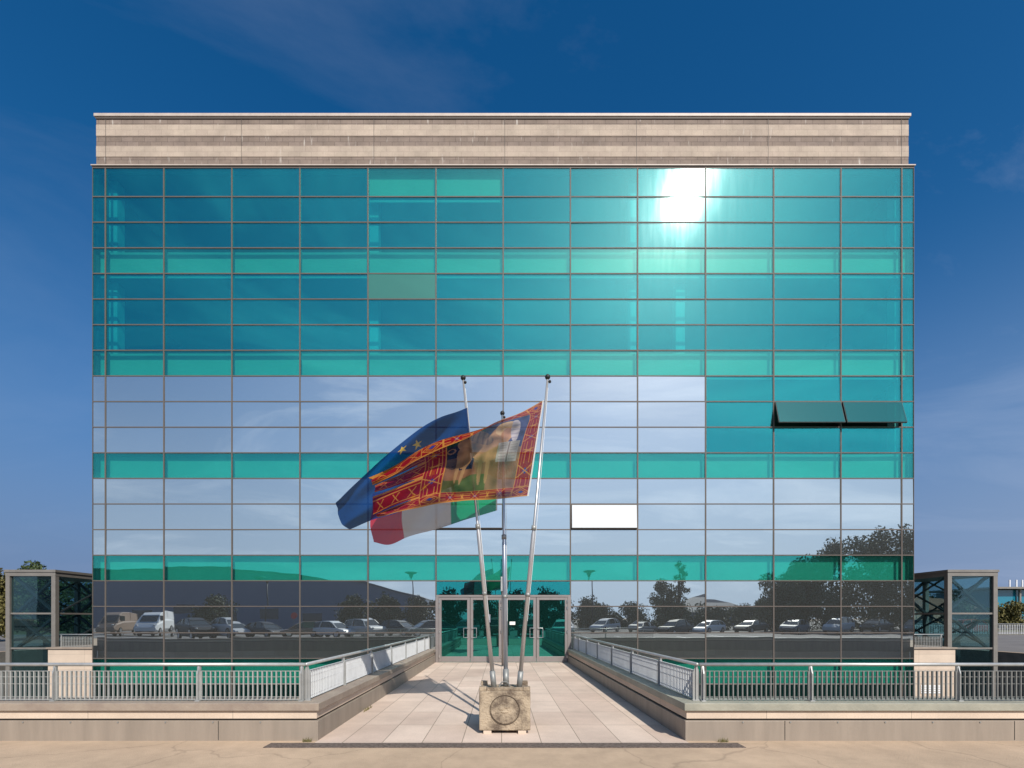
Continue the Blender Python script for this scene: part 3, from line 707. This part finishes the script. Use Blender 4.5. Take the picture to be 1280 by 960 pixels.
flag('red_gold_flag', 'red and gold bordered flag with a winged lion, frontmost of the flags', rowsV, veneto, 400, 240, foldV, .11,
     hole=lambda u, v: u > .72 and v < 1 and ((v * 6) % 1.0 < .05 * (u - .6) / .1 * .9) and v > .05)

def star(x, y, r):
    a = math.atan2(x, y); d = math.hypot(x, y)
    k = (a + math.pi / 5) % (2 * math.pi / 5) - math.pi / 5
    ro = r; ri = r * .382
    # edge of a five-point star in this sector
    x1, y1 = ro, 0; x2, y2 = ri * math.cos(math.pi / 5), ri * math.sin(math.pi / 5)
    px_, py_ = d * math.cos(abs(k)), d * math.sin(abs(k))
    return (x2 - x1) * (py_ - y1) - (y2 - y1) * (px_ - x1) >= 0 if False else ((px_ - x1) * (y2 - y1) - (py_ - y1) * (x2 - x1)) <= 0
def eu(u, v):
    X_, Y_ = (u - .49) * 1.9, v - .46
    if u < .01: return (.6, .6, .6)
    for k in (0, 1, 2, 3, 4, 5, 6):
        a = -2 * math.pi * k / 12; cx_, cy_ = math.sin(a) * .34, math.cos(a) * .34
        x, y = X_ - cx_, Y_ - cy_
        if math.hypot(x, y) < .062 and star(x, y, .06): return (.70, .46, .04)
    return (.003, .042, .165)
rowsE = [
 [(594, 590, 7.05), (566, 607, 7.10), (532, 624, 7.2), (498, 640, 7.15), (464, 648, 7.0), (437, 662, 7.1)],
 [(590, 560, 6.90), (562, 580, 7.06), (530, 600, 7.16), (494, 618, 7.10), (458, 640, 6.98), (428, 655, 7.06)],
 [(588, 540, 6.80), (562, 556, 6.98), (526, 577, 7.12), (490, 598, 7.06), (452, 622, 6.92), (421, 640, 7.0)],
 [(586.5, 525, 6.78), (560, 536, 6.92), (522, 556, 7.06), (484, 583, 6.98), (448, 610, 6.84), (420.5, 632, 6.98)],
 [(585, 509, 6.76), (556, 521, 6.86), (519, 540, 6.98), (480, 569, 6.88), (446, 602, 6.78), (422, 627, 6.95)],
]
flag('blue_flag', 'deep blue flag with gold stars, streaming left behind the red one', rowsE, eu, 300, 200,
     lambda u, v: .03 * math.sin(13 * (v + u * .7) + 2 * math.sin(4 * u)) * min(1, u * 5) + .05 * u * math.sin(7 * v + 9 * u + 1) + .03 * math.sin(16 * (u * .6 + v)) * min(1, u * 4), .07)
def ita(u, v):
    if u < .01: return (.6, .6, .6)
    return (.0, .30, .13) if u < .345 else ((.60, .59, .58) if u < .69 else (.50, .02, .045))
rowsI = [
 [(621.5, 638, 7.72), (594, 646, 7.68), (566, 655, 7.75), (538, 664, 7.7), (508, 671, 7.65), (486, 681, 7.7), (468, 678, 7.8)],
 [(622, 610, 7.76), (596, 620, 7.66), (566, 630, 7.7), (538, 638, 7.7), (506, 648, 7.6), (486, 658, 7.68), (463, 656, 7.8)],
 [(624, 580, 7.8), (596, 592, 7.68), (567, 602, 7.72), (540, 612, 7.7), (508, 622, 7.6), (488, 630, 7.66), (464, 634, 7.8)],
 [(626, 555, 7.82), (597, 570, 7.7), (568, 582, 7.72), (540, 594, 7.7), (510, 602, 7.62), (490, 610, 7.66), (466, 618, 7.8)],
]
flag('tricolour_flag', 'green, white and red flag drooping left, lowest of the flags', rowsI, ita, 160, 100,
     lambda u, v: .05 * u * math.sin(5 * v + 11 * u) + .02 * math.sin(20 * (u + v * .5)) * min(1, u * 4), .09)

# ------------------------------------------------------------------ lift towers, piers
def tower(sgn, label):
    root = thing('lift_tower', label, 'lift', (sgn * 19.55, 21.6, -4), 0, 'glazed lift towers beside the building')
    w2, dp, zt_ = .95, 3.2, 7.62      # local z: ground -4 -> top 3.62
    mb = MB(); t = .17
    for x in (-w2, w2):
        for y in (-dp / 2, dp / 2): mb.box(x - t / 2, x + t / 2, y - t / 2, y + t / 2, 0, zt_ - .26)
    mb.build('corner_posts', M['frame'], root)
    mb = MB(); mb.box(-w2 - .12, w2 + .12, -dp / 2 - .12, dp / 2 + .12, zt_ - .10, zt_); mb.build('roof', M['frame'], root)
    mb = MB(); mb.box(-w2 - .09, w2 + .09, -dp / 2 - .09, dp / 2 + .09, zt_ - .26, zt_ - .101); mb.build('roof_beam', M['frame'], root)
    mb = MB()
    for z in (zt_ - 1.85, zt_ - 3.30):
        mb.box(-w2 + .09, w2 - .09, -dp / 2 - .05, -dp / 2 + .05, z, z + .07); mb.box(-w2 + .09, w2 - .09, dp / 2 - .05, dp / 2 + .05, z, z + .07)
        for x in (-w2, w2): mb.box(x - .05, x + .05, -dp / 2 + .09, dp / 2 - .09, z, z + .07)
    mb.build('cross_rails', M['frame'], root)
    mb = MB()
    for (za, zb) in ((zt_ - .26, zt_ - 1.8), (zt_ - 1.85, zt_ - 3.3)):
        for y in (-dp / 2 + .12, dp / 2 - .12):
            mb.bar((-w2 + .1, y, za), (w2 - .1, y, zb), .11, .09); mb.bar((-w2 + .1, y + .08, zb), (w2 - .1, y + .08, za), .11, .09)
        for x in (-w2 + .05, w2 - .05):
            mb.bar((x, -dp / 2 + .1, za), (x, dp / 2 - .1, zb), .06, .06); mb.bar((x + .06, -dp / 2 + .1, zb), (x + .06, dp / 2 - .1, za), .06, .06)
    mb.build('cross_braces', M['brace'], root)
    for y in (-dp / 2, dp / 2):
        mb = MB(); mb.box(-w2 + .09, w2 - .09, y - .01, y + .01, 0.1, zt_ - .27); mb.build('glass_wall', M['lift'], root)
    for x in (-w2, w2):
        mb = MB(); mb.box(x - .01, x + .01, -dp / 2 + .09, dp / 2 - .09, 0.1, zt_ - .27); mb.build('glass_wall', M['lift'], root)
    mb = MB(); mb.box(-w2 * .45, w2 * .45, -.7, .7, 1.5, 4.6); mb.build('lift_car', M['brace'], root)
    # roofed link to the building
    mb = MB(); xa = -sgn * (w2 + .1); xb = -sgn * 4.3
    mb.box(min(xa, xb), max(xa, xb), .55, dp / 2, zt_ - .42, zt_ - .12); mb.build('link_roof', M['brace'], root)
    mb = MB()
    for x in (xa * 1.05, xb * .72): mb.box(x - .09, x + .09, .6, .78, 4, zt_ - .42)
    mb.bar((xa * 1.3, .7, zt_ - .5), (xb * .7, .7, zt_ - 2.1), .06, .06); mb.bar((xa * 1.3, .78, zt_ - 2.1), (xb * .7, .78, zt_ - .5), .06, .06)
    mb.bar((xa * 1.3, .7, zt_ - 2.1), (xb * .7, .7, zt_ - 3.4), .06, .06); mb.bar((xa * 1.3, .78, zt_ - 3.4), (xb * .7, .78, zt_ - 2.1), .06, .06)
    mb.build('link_frame', M['brace'], root)
    return root
tower(-1, 'glazed steel lift tower left of the building')
tower(1, 'glazed steel lift tower right of the building')
for sgn, lb in ((-1, 'pale stone pier below the left lift tower'), (1, 'pale stone pier below the right lift tower')):
    root = thing('stone_pier', lb, 'pier', (sgn * 16.3, 18.75, -4), 0, 'stone piers beside the building')
    xa, xb = sorted((sgn * 1.42, -sgn * 1.2))
    mb = MB(); mb.box(xa, xb, 0, 2.2, 0, 4.40); mb.build('pier_body', M['stone'], root)
    mb = MB(); mb.box(xa - .05, xb + .05, -.05, 2.25, 4.40, 4.47); mb.build('coping', M['cap'], root, bevel=.01)
    if sgn > 0:
        mb = MB()
        for k in range(4): mb.box(xb - 1.35, xb - .55, -.02, -.005, 2.93 - k * .085, 2.99 - k * .085)
        mb.build('vent_louvre', M['white'], root)
railing('small railing on the pier left of the glass facade', (-17.35, 18.9), (-15.0, 18.9), [.02, 2.3], z0=.47, z1=.99, barw=.014)
railing('small railing on the pier right of the glass facade', (15.0, 18.9), (17.35, 18.9), [.02, 2.3], z0=.47, z1=.99, barw=.014)
railing('distant railing beyond the right lift tower', (17.6, 47.0), (66, 47.0), [0.1 + 3 * k for k in range(16)], z0=.05, z1=1.1, step=.16, barw=.04, gm='gratew')
a = MB(); a.box(24.31, 90, 9, 46.8, -.04, .004); struct(a.build('side_road', M['asphalt']))
a = MB(); a.box(-90, -24.31, 9, 46.8, -.04, .004); struct(a.build('side_road', M['asphalt']))

# ------------------------------------------------------------------ trees
def tree(name, label, x, y, h, cr_, n, leaf, m, cat='tree', group=None, trunk=.35, z=0, seed=1, squash=1.0):
    rg = random.Random(seed); root = thing(name, label, cat, (x, y, z), 0, group)
    mb = MB(); th = h * trunk
    mb.tube([(0, 0, -.1), (.05 * h * rg.uniform(-1, 1) * .3, 0, th), (0, .03 * h * rg.uniform(-1, 1), h * .85)], [h * .025 + .03, h * .018 + .02, .02], 8)
    cl = []
    nb = 30
    for k in range(nb):
        f_ = (k + rg.random()) / nb; prof_ = (math.sin(math.pi * (.14 + .80 * f_)) ** .6)
        a = rg.uniform(0, 6.28); rr = rg.uniform(.15, .95) * prof_
        c = Vector((math.cos(a) * cr_ * rr, math.sin(a) * cr_ * rr, th * .75 + (h * .9 - th * .75) * f_))
        cl.append((c, cr_ * rg.uniform(.22, .40)))
        if k % 2: mb.tube([(0, 0, c.z * .55), c * .6 + Vector((0, 0, c.z * .15)), c], [h * .009 + .01, h * .005 + .008, .006], 5)
    mb.build('trunk', M['bark'], root, smooth=True)
    lv = MB(); vs = lv.v; fs = lv.f
    for k in range(n):
        c, r = cl[rg.randrange(nb)]
        d = Vector((rg.gauss(0, 1), rg.gauss(0, 1), rg.gauss(0, 1))); d.normalize(); d *= r * (rg.random() ** .45)
        p = c + d; s = leaf * rg.uniform(.6, 1.3)
        q = Euler((rg.uniform(0, 6.3), rg.uniform(0, 6.3), rg.uniform(0, 6.3))).to_matrix()
        a, b = q @ Vector((s, 0, 0)), q @ Vector((0, s * .6, 0))
        i = len(vs); vs += [tuple(p - a), tuple(p - b), tuple(p + a), tuple(p + b)]; fs.append((i, i + 1, i + 2, i + 3))
    lv.mi = [0] * len(fs); lv.build('crown', m, root)
    return root
# seen directly
a = MB(); a.box(-500, 500, 47.2, 900, -.03, .004); struct(a.build('grass_field', M['grass']))
a = MB(); a.box(30, 140, 49, 56, .004, .012); struct(a.build('access_road', M['asphalt']))
for k, (x, y) in enumerate(((-58, 62), (-66, 64), (-50, 70), (-75, 66), (-44, 60))):
    tree('tree', '%s tree of the far wood behind the left lift tower' % ('first', 'second', 'third', 'fourth', 'fifth')[k], x, y, 6.5 + k % 3, 4.2, 3500, .22, M['leafd'], trunk=.05, seed=100 + k, group='far wood at left')
for k, (x, y) in enumerate(((92, 120), (104, 118), (118, 122), (134, 120), (78, 125), (66, 122))):
    tree('tree', '%s tree of the far row at the right horizon' % ('first', 'second', 'third', 'fourth', 'fifth', 'sixth')[k], x, y, 6 + k % 3, 6, 2500, .35, M['leafd'], trunk=.05, seed=120 + k, group='far row of trees at right')
tree('tree', 'olive green tree left of the left lift tower', -35.2, 33, 5.3, 1.7, 5000, .12, M['leafo'], trunk=.15, seed=5, z=0)
tree('tree', 'dark tree showing just above the left lift tower roof', -37.4, 38, 6.35, 2.0, 5000, .12, M['leaf'], trunk=.2, seed=6, z=0)
tree('tree', 'broad tree seen through the glass of the left lift tower', -37.5, 43, 5.0, 3.6, 5000, .12, M['leafd'], trunk=.12, seed=9)
tree('tree', 'rounded dark tree right of the right lift tower', 69.5, 66, 3.6, 3.0, 5000, .16, M['leafo'], trunk=.1, seed=12)
tree('tree', 'dark tree between the houses behind the right lift tower', 57, 60, 4.2, 3, 3500, .16, M['leafd'], trunk=.1, seed=13)
# only seen mirrored in the glass
grp = 'trees behind the car park mirrored in the facade'
big = [(37, -26, 9.0, 4.0, 1), (42, -27, 11.5, 4.8, 2), (48, -27, 13.0, 5.2, 3), (53, -28, 14.2, 5.4, 4), (33.5, -24, 6.0, 3.0, 5), (58, -28, 14.5, 5.4, 6)]
names = ['leftmost', 'second', 'third', 'fourth', 'lowest front', 'rightmost']
for (x, y, h, c_, sd), nm in zip(big, names):
    tree('tree', '%s tall tree of the clump mirrored at the right of the facade' % nm, x, y, h, c_, 11000, .17, M['leafm'], group=grp, trunk=.12, seed=sd + 20)
tree('tree', 'slender airy tree mirrored right of the doors', 23.5, -28, 9.6, 1.3, 1800, .12, M['leafm'], group=grp, trunk=.3, seed=31)
tree('tree', 'bushy tree at the foot of the slender mirrored one', 21.5, -28, 6.6, 2.2, 5500, .13, M['leafm'], group=grp, trunk=.15, seed=32)
tree('tree', 'small round tree mirrored just right of the doors', 11.5, -30, 4.4, 2.6, 4500, .14, M['leafm'], group=grp, trunk=.2, seed=33)
lab = ['bushy hedge tree mirrored in the %s door leaf' % q for q in ('far left', 'left middle', 'right middle', 'far right')]
for k, (x, h) in enumerate(((-7.5, 5.6), (-3.0, 6.0), (1.9, 5.4), (6.4, 5.6))):
    tree('tree', lab[k], x, -32, h, 2.9, 4500, .17, M['leafd'], group=grp, trunk=.12, seed=40 + k)
lab = ['first', 'second', 'third', 'fourth', 'fifth', 'sixth', 'seventh']
for k, x in enumerate((12.5, 17.5, 24, 29.5, 35, 41, 48)):
    tree('tree', '%s hedge tree from the doors in the row mirrored on the right' % lab[k], x, -34 + (k % 2), 3.2 + .4 * (k % 3), 3.6, 5500, .15, M['leafm'], group=grp, trunk=.04, seed=60 + k)
for k, x in enumerate((-19.5, -15.5, -11, -37)):
    tree('tree', '%s small tree before the big hall mirrored at left' % lab[k], x, -27, 4.0 + .4 * (k % 2), 2.4, 3500, .17, M['leafd'], group=grp, trunk=.15, seed=80 + k)

# ------------------------------------------------------------------ mirrored buildings
# large hall with a curved roof (mirror image left of the doors)
hall = thing('exhibition_hall', 'large grey hall with a curved roof mirrored at the left of the facade', 'building', (-45, -58, 0))
prof = []
for k in range(25):
    x = -50 + 80.0 * k / 24
    prof.append((x, 10.9 - 3.9 * max(0, (x + 6) / 36) ** 2 - .0009 * (x + 20) ** 2 * 1.0))
poly = [(-50, 0)] + prof + [(30, 0)]
mb = MB(); mb.prism(poly, -12, 0, 'y'); mb.build('wall', M['hall'], hall)
mb = MB()
for (p, q) in zip(prof[:-1], prof[1:]): mb.prism([p, q, (q[0], q[1] + .3), (p[0], p[1] + .3)], -12.4, .4, 'y')
mb.build('roof_edge', M['halld'], hall)
for k in range(7):
    mb = MB(); x = -26 + k * 8; mb.box(x, x + 3.6, 0, .06, 1.0 + (k % 2), 3.0 + (k % 2)); mb.build('window', M['cglass'], hall)
dome = thing('market_hall', 'low grey building with a hipped roof mirrored at the right of the facade', 'building', (50, -75, 0))
mb = MB(); mb.box(-8, 8, -10, 0, 0, 3.6); mb.build('wall', M['hall'], dome)
mb = MB(); mb.add([(-9, 1, 3.6), (9, 1, 3.6), (9, -11, 3.6), (-9, -11, 3.6), (-4, -4, 6.2), (4, -4, 6.2), (1, -5, 7.0), (-1, -5, 7.0)], [(0, 1, 5, 4), (1, 2, 6, 5), (2, 3, 7, 6), (3, 0, 4, 7), (4, 5, 6, 7), (3, 2, 1, 0)]); mb.build('roof', M['halld'], dome)

# street lamps mirrored
def lamp(label, x, y, h):
    r_ = thing('street_lamp', label, 'street lamp', (x, y, 0), 0, 'street lamps in the car park')
    mb = MB(); mb.tube([(0, 0, 0), (0, 0, h)], [.09, .05], 10); mb.build('lamp_post', M['brace'], r_, smooth=True)
    mb = MB(); mb.tube([(0, 0, h - .35), (0, 0, h + .1), (0, 0, h + .28), (0, 0, h + .36)], [.12, .3, .75, .7], 16); mb.build('lamp_head', M['brace'], r_, smooth=True)
lamp('street lamp with a wide dish head mirrored left of the doors', -10.9, -23, 6.6)
lamp('street lamp with a wide dish head mirrored right of the doors', 10.6, -23, 6.8)
lamp('tall street lamp mirrored before the big hall', -28.6, -23, 6.2)

# ------------------------------------------------------------------ cars
def loft(mb, secs, mi=0, closed=True):
    n = len(secs[0]); vs = [p for s in secs for p in s]; fs = []
    for i in range(len(secs) - 1):
        for k in range(n): fs.append((i * n + k, i * n + (k + 1) % n, (i + 1) * n + (k + 1) % n, (i + 1) * n + k))
    fs.append(tuple(range(n))[::-1]); fs.append(tuple(range((len(secs) - 1) * n, len(secs) * n)))
    mb.add(vs, fs, mi)
PROF = {   # x, z of the beltline / roof along the car, front at +x
 'hatch': dict(L=4.1, W=.87, belt=[(-2.05, .72), (-1.95, .93), (-1.0, .95), (.6, .92), (1.2, .88), (1.8, .76), (2.05, .55)],
               roof=[(-1.98, .95, .62), (-1.62, 1.38, .56), (-.8, 1.47, .58), (.1, 1.44, .58), (.55, 1.28, .58), (1.15, .90, .66)]),
 'saloon': dict(L=4.5, W=.89, belt=[(-2.25, .7), (-2.2, .96), (-1.3, .97), (.6, .93), (1.2, .9), (1.95, .76), (2.25, .52)],
               roof=[(-1.85, .96, .64), (-1.1, 1.36, .56), (-.4, 1.43, .58), (.25, 1.40, .58), (.65, 1.25, .58), (1.25, .91, .66)]),
 'suv': dict(L=4.4, W=.92, belt=[(-2.2, .8), (-2.12, 1.05), (-1.0, 1.07), (.7, 1.04), (1.2, 1.0), (1.9, .92), (2.2, .68)],
               roof=[(-2.1, 1.06, .68), (-1.85, 1.55, .60), (-.9, 1.68, .62), (.1, 1.65, .62), (.55, 1.48, .62), (1.1, 1.02, .7)]),
 'van': dict(L=4.9, W=.97, belt=[(-2.45, 1.2), (-2.4, 1.3), (-1.0, 1.3), (.7, 1.28), (1.3, 1.2), (2.1, 1.02), (2.45, .7)],
               roof=[(-2.4, 1.3, .86), (-2.35, 2.0, .8), (-.9, 2.1, .8), (.5, 2.08, .78), (1.0, 1.85, .74), (1.9, 1.1, .78)]),
}
protos = {}
def make_car(kind, m, label, x, y, rz, estate=False):
    pr = PROF[kind]; W = pr['W']
    root = thing('parked_car' if kind != 'van' else 'parked_van', label, 'car' if kind != 'van' else 'van', (x, y, 0), rz, 'vehicles in the car park')
    key = kind
    if key not in protos:
        secs = []
        for (bx_, bz) in pr['belt']:
            e = 1 - .10 * (abs(bx_) / (pr['L'] / 2)) ** 4
            w_ = W * e; zb = .24 if abs(bx_) < pr['L'] / 2 - .15 else .34
            secs.append([(bx_, -w_ * .92, zb), (bx_, -w_, zb + .15), (bx_, -w_, bz - .14), (bx_, -w_ * .93, bz), (bx_, w_ * .93, bz), (bx_, w_, bz - .14), (bx_, w_, zb + .15), (bx_, w_ * .92, zb)])
        b = MB(); loft(b, secs); body = b
        gsec = [[(x_, -min(w_ + .12, W * .9), z_ if i in (0, len(pr['roof']) - 1) else pr['roof'][0][1] - .02), (x_, -w_, z_), (x_, w_, z_), (x_, min(w_ + .12, W * .9), z_ if i in (0, len(pr['roof']) - 1) else pr['roof'][0][1] - .02)] for i, (x_, z_, w_) in enumerate(pr['roof'])]
        g_ = MB(); loft(g_, gsec)
        rf = MB(); rr = pr['roof'][1:-1]
        loft(rf, [[(x_, -w_ - .01, z_ - .02), (x_, -w_ + .05, z_ + .03), (x_, w_ - .05, z_ + .03), (x_, w_ + .01, z_ - .02)] for (x_, z_, w_) in rr])
        # pillars in body colour
        for (x_, z_, w_), (x2, z2, w2) in ((pr['roof'][1], pr['roof'][0]), (pr['roof'][-2], pr['roof'][-1]), (pr['roof'][2], (pr['roof'][2][0] - .05, pr['roof'][0][1], W * .88))):
            for s in (-1, 1): rf.bar((x_, s * (w_ + .005), z_), (x2, s * (min(w2 + .13, W * .9) if w2 < W * .85 else w2), z2), .07, .05)
        lb_ = MB(); lx = pr['L'] / 2
        zl_ = pr['belt'][-2][1] - .12
        hl = []; tl_ = []
        for s in (-1, 1):
            q = MB(); q.ball((lx - .13, s * W * .70, zl_), .10, 10, 0, .6); hl.append(q.mesh('headlight', M['lampm'], True))
            q = MB(); q.ball((-lx + .1, s * W * .78, pr['belt'][1][1] - .14), .12, 10, 0, 1.1); tl_.append(q.mesh('tail_light', M['red'], True))
        wh = []
        for sx_ in (-.6, .62):
            for s in (-1, 1):
                q = MB(); q.tube([(sx_ * lx * 1.02, s * (W - .16), .32), (sx_ * lx * 1.02, s * (W + .01), .32)], .32, 20)
                rq = MB(); rq.tube([(sx_ * lx * 1.02, s * (W - .02), .32), (sx_ * lx * 1.02, s * (W + .02), .32)], .21, 14)
                wh.append((q.mesh('wheel', M['tyre']), rq.mesh('rim', M['rim'])))
        protos[key] = (b, g_.mesh('windows', M['cglass']), rf, hl, tl_, wh)
    b, gm, rf, hl, tl_, wh = protos[key]
    def put(nm, me, par=root):
        o = bpy.data.objects.new(nm, me); COL.objects.link(o); o.parent = par; return o
    put('body', b.mesh('body', m, False))
    if kind == 'van':
        gg = gm.copy(); gg.materials.clear(); gg.materials.append(m); put('cargo_box', gg)
        q = MB(); q.bar((1.12, 0, 1.78), (1.78, 0, 1.22), 1.36, .06, up=(0, 0, 1))
        for s_ in (-1, 1): q.box(.35, 1.15, s_ * .83 - .04, s_ * .83 + .04, 1.32, 1.78)
        put('windows', q.mesh('windows', M['cglass']))
    else: put('windows', gm)
    put('roof', rf.mesh('roof', m))
    for q in hl: put('headlight', q)
    for q in tl_: put('tail_light', q)
    for q, rq in wh: put('rim', rq, put('wheel', q))
    return root
C = dict(white=paint('white_car_paint', (.75, .75, .75)), silver=paint('silver_car_paint', (.5, .51, .52)), dark=paint('dark_car_paint', (.025, .028, .035)),
         brown=paint('tan_car_paint', (.30, .22, .17), .4), blue=paint('blue_grey_car_paint', (.09, .13, .18)), redc=paint('red_car_paint', (.35, .03, .03)), grey=paint('grey_car_paint', (.16, .165, .17)))
rowL = [(-38.6, 'van', 'brown', 'tan van mirrored at the far left edge of the facade'), (-34.6, 'van', 'white', 'white van mirrored near the left edge of the facade'),
        (-26.1, 'saloon', 'dark', 'black saloon mirrored beside the white van'), (-23.4, 'saloon', 'silver', 'silver saloon mirrored in the left quarter of the facade'),
        (-20.4, 'saloon', 'dark', 'dark saloon mirrored below the red sign'), (-17.2, 'hatch', 'brown', 'bronze hatchback mirrored left of the white pair'),
        (-14.6, 'hatch', 'white', 'white hatchback mirrored beside the bronze one'), (-11.9, 'suv', 'silver', 'silver off-roader mirrored beside the white hatchback'),
        (-9.0, 'saloon', 'dark', 'black saloon mirrored left of the doors'), (-6.2, 'saloon', 'grey', 'grey saloon mirrored at the door edge')]
for i, (x, k, c_, lb) in enumerate(rowL):
    make_car(k, C[c_], lb, x, -6.6 + random.uniform(-.4, .4) - (6.5 if k == 'van' else 0), R(74 if k == 'van' else random.choice([28, 36, 150, 33, 142]) + random.uniform(-5, 5)))
rowM = [(-3.2, 'hatch', 'blue', 'blue hatchback mirrored in the left doors'), (-.4, 'suv', 'redc', 'dark red off-roader mirrored behind the flagpoles'), (2.6, 'suv', 'dark', 'black off-roader mirrored in the right doors'), (5.6, 'hatch', 'silver', 'silver hatchback mirrored at the right door')]
for (x, k, c_, lb) in rowM: make_car(k, C[c_], lb, x, -9.5, R(100))
rowR = [(10, 'hatch', 'silver'), (13.5, 'saloon', 'grey'), (17, 'suv', 'dark'), (20.5, 'hatch', 'white'), (24.5, 'saloon', 'dark'), (28.5, 'hatch', 'blue'), (32.5, 'suv', 'silver'), (36.5, 'saloon', 'dark'), (40.5, 'hatch', 'grey')]
ordn = ['first', 'second', 'third', 'fourth', 'fifth', 'sixth', 'seventh', 'eighth', 'ninth']
cn = dict(silver='silver', grey='grey', dark='black', white='white', blue='blue')
for q, (x, k, c_) in enumerate(rowR):
    make_car(k, C[c_], '%s %s mirrored right of the doors, %s from them' % (cn[c_], {'hatch': 'hatchback', 'saloon': 'saloon', 'suv': 'off-roader'}[k], ordn[q]), x * 1.12, -17 - random.uniform(0, 1.5), R(140 + random.uniform(-12, 12)))
sg = thing('round_sign', 'round red traffic sign mirrored before the big hall', 'sign', (-21.2, -14, 0))
mb = MB(); mb.tube([(0, 0, 0), (0, 0, 2.4)], .03, 8); mb.build('sign_post', M['galvd'], sg)
mb = MB(); mb.tube([(0, .04, 2.1), (0, .07, 2.1)], .32, 20); mb.build('sign_disc', M['red'], sg)

# ------------------------------------------------------------------ far right background
pv = thing('glass_pavilion', 'distant blue glass pavilion under a thin flat roof', 'building', (98.5, 88, 0))
mb = MB(); mb.box(-8, 14, 0, 12, 0, 6.8); mb.build('glass_wall', M['tealwall'], pv)
mb = MB(); mb.box(-9.5, 15.5, -1.5, 13.5, 6.95, 7.3); mb.build('roof', M['frame'], pv)
mb = MB()
for x in (-4, 0, 4): mb.box(x - .15, x + .15, -.6, -.3, 0, 6.95)
mb.build('facade_posts', M['frame'], pv)
for x in (-2.2, -.9, 0.2, 1.4):
    mb = MB(); mb.tube([(x, 3, 7.3), (x, 3, 8.9)], .13, 8); mb.build('vent_pipe', M['white'], pv)
def house(label, x, y, wd, h, m, dp=9):
    r_ = thing('house', label, 'house', (x, y, 0))
    mb = MB(); mb.box(-wd / 2, wd / 2, 0, dp, 0, h); mb.build('wall', M[m], r_)
    mb = MB(); o_ = .5; mb.add([(-wd / 2 - o_, -o_, h), (wd / 2 + o_, -o_, h), (wd / 2 + o_, dp + o_, h), (-wd / 2 - o_, dp + o_, h), (-wd / 2 + 2, dp / 2, h + 1.9), (wd / 2 - 2, dp / 2, h + 1.9)],
                              [(0, 1, 5, 4), (1, 2, 5), (2, 3, 4, 5), (3, 0, 4), (3, 2, 1, 0)]); mb.build('roof', M['rooft'], r_)
    for k in range(int(wd / 2.6)):
        xx = -wd / 2 + 1.3 + k * 2.5
        mb = MB(); mb.box(xx, xx + .9, -.06, .02, h * .45, h * .45 + 1.2); mb.build('window', M['cglass'], r_)
house('salmon house with a tiled roof seen through the right lift tower', 66, 72, 12, 2.9, 'pink')
house('cream house behind the salmon one, right of the facade', 73, 84, 8, 4.5, 'cream')
house('salmon house with a tiled roof seen left of the right lift tower', 52.5, 66, 9, 3.0, 'pink')
make_car('hatch', C['redc'], 'bright red hatchback parked right of the right lift tower', 49.5, 50.5, R(5))
make_car('saloon', C['dark'], 'black saloon parked behind the distant railing at right', 43.8, 50.8, R(175))
lp = thing('street_lamp', 'small white street lamp beyond the right lift tower', 'street lamp', (41.5, 56, 0))
mb = MB(); mb.tube([(0, 0, 0), (0, 0, 3.4)], [.06, .04], 8); mb.build('lamp_post', M['galv'], lp)
mb = MB(); mb.ball((0, 0, 3.5), .22, 12, 0, .6); mb.build('lamp_head', M['white'], lp, smooth=True)

# weeds at the foot of the left wall
for k, (x, y, lb) in enumerate(((-2.52, 6.21, 'tuft of dry weeds at the left wall corner'), (-2.34, 8.4, 'thin weeds along the foot of the left wall'), (2.86, 6.2, 'tuft of dry weeds at the right wall corner'))):
    mb = MB(); rg = random.Random(k)
    for q in range(60):
        a = rg.uniform(0, 6.28); r0 = rg.uniform(0, .07); hh = rg.uniform(.02, .07)
        px_, py_ = r0 * math.cos(a) * (1 if k != 1 else .3), r0 * math.sin(a) * (.4 if k != 1 else 4)
        mb.add([(px_ - .003, py_, 0), (px_ + .003, py_, 0), (px_ + rg.uniform(-.03, .03), py_ + rg.uniform(-.02, .02), hh)], [(0, 1, 2)])
    tag(mb.build('weed', M['leafo'], loc=(x, y, .005)), lb, 'weed')
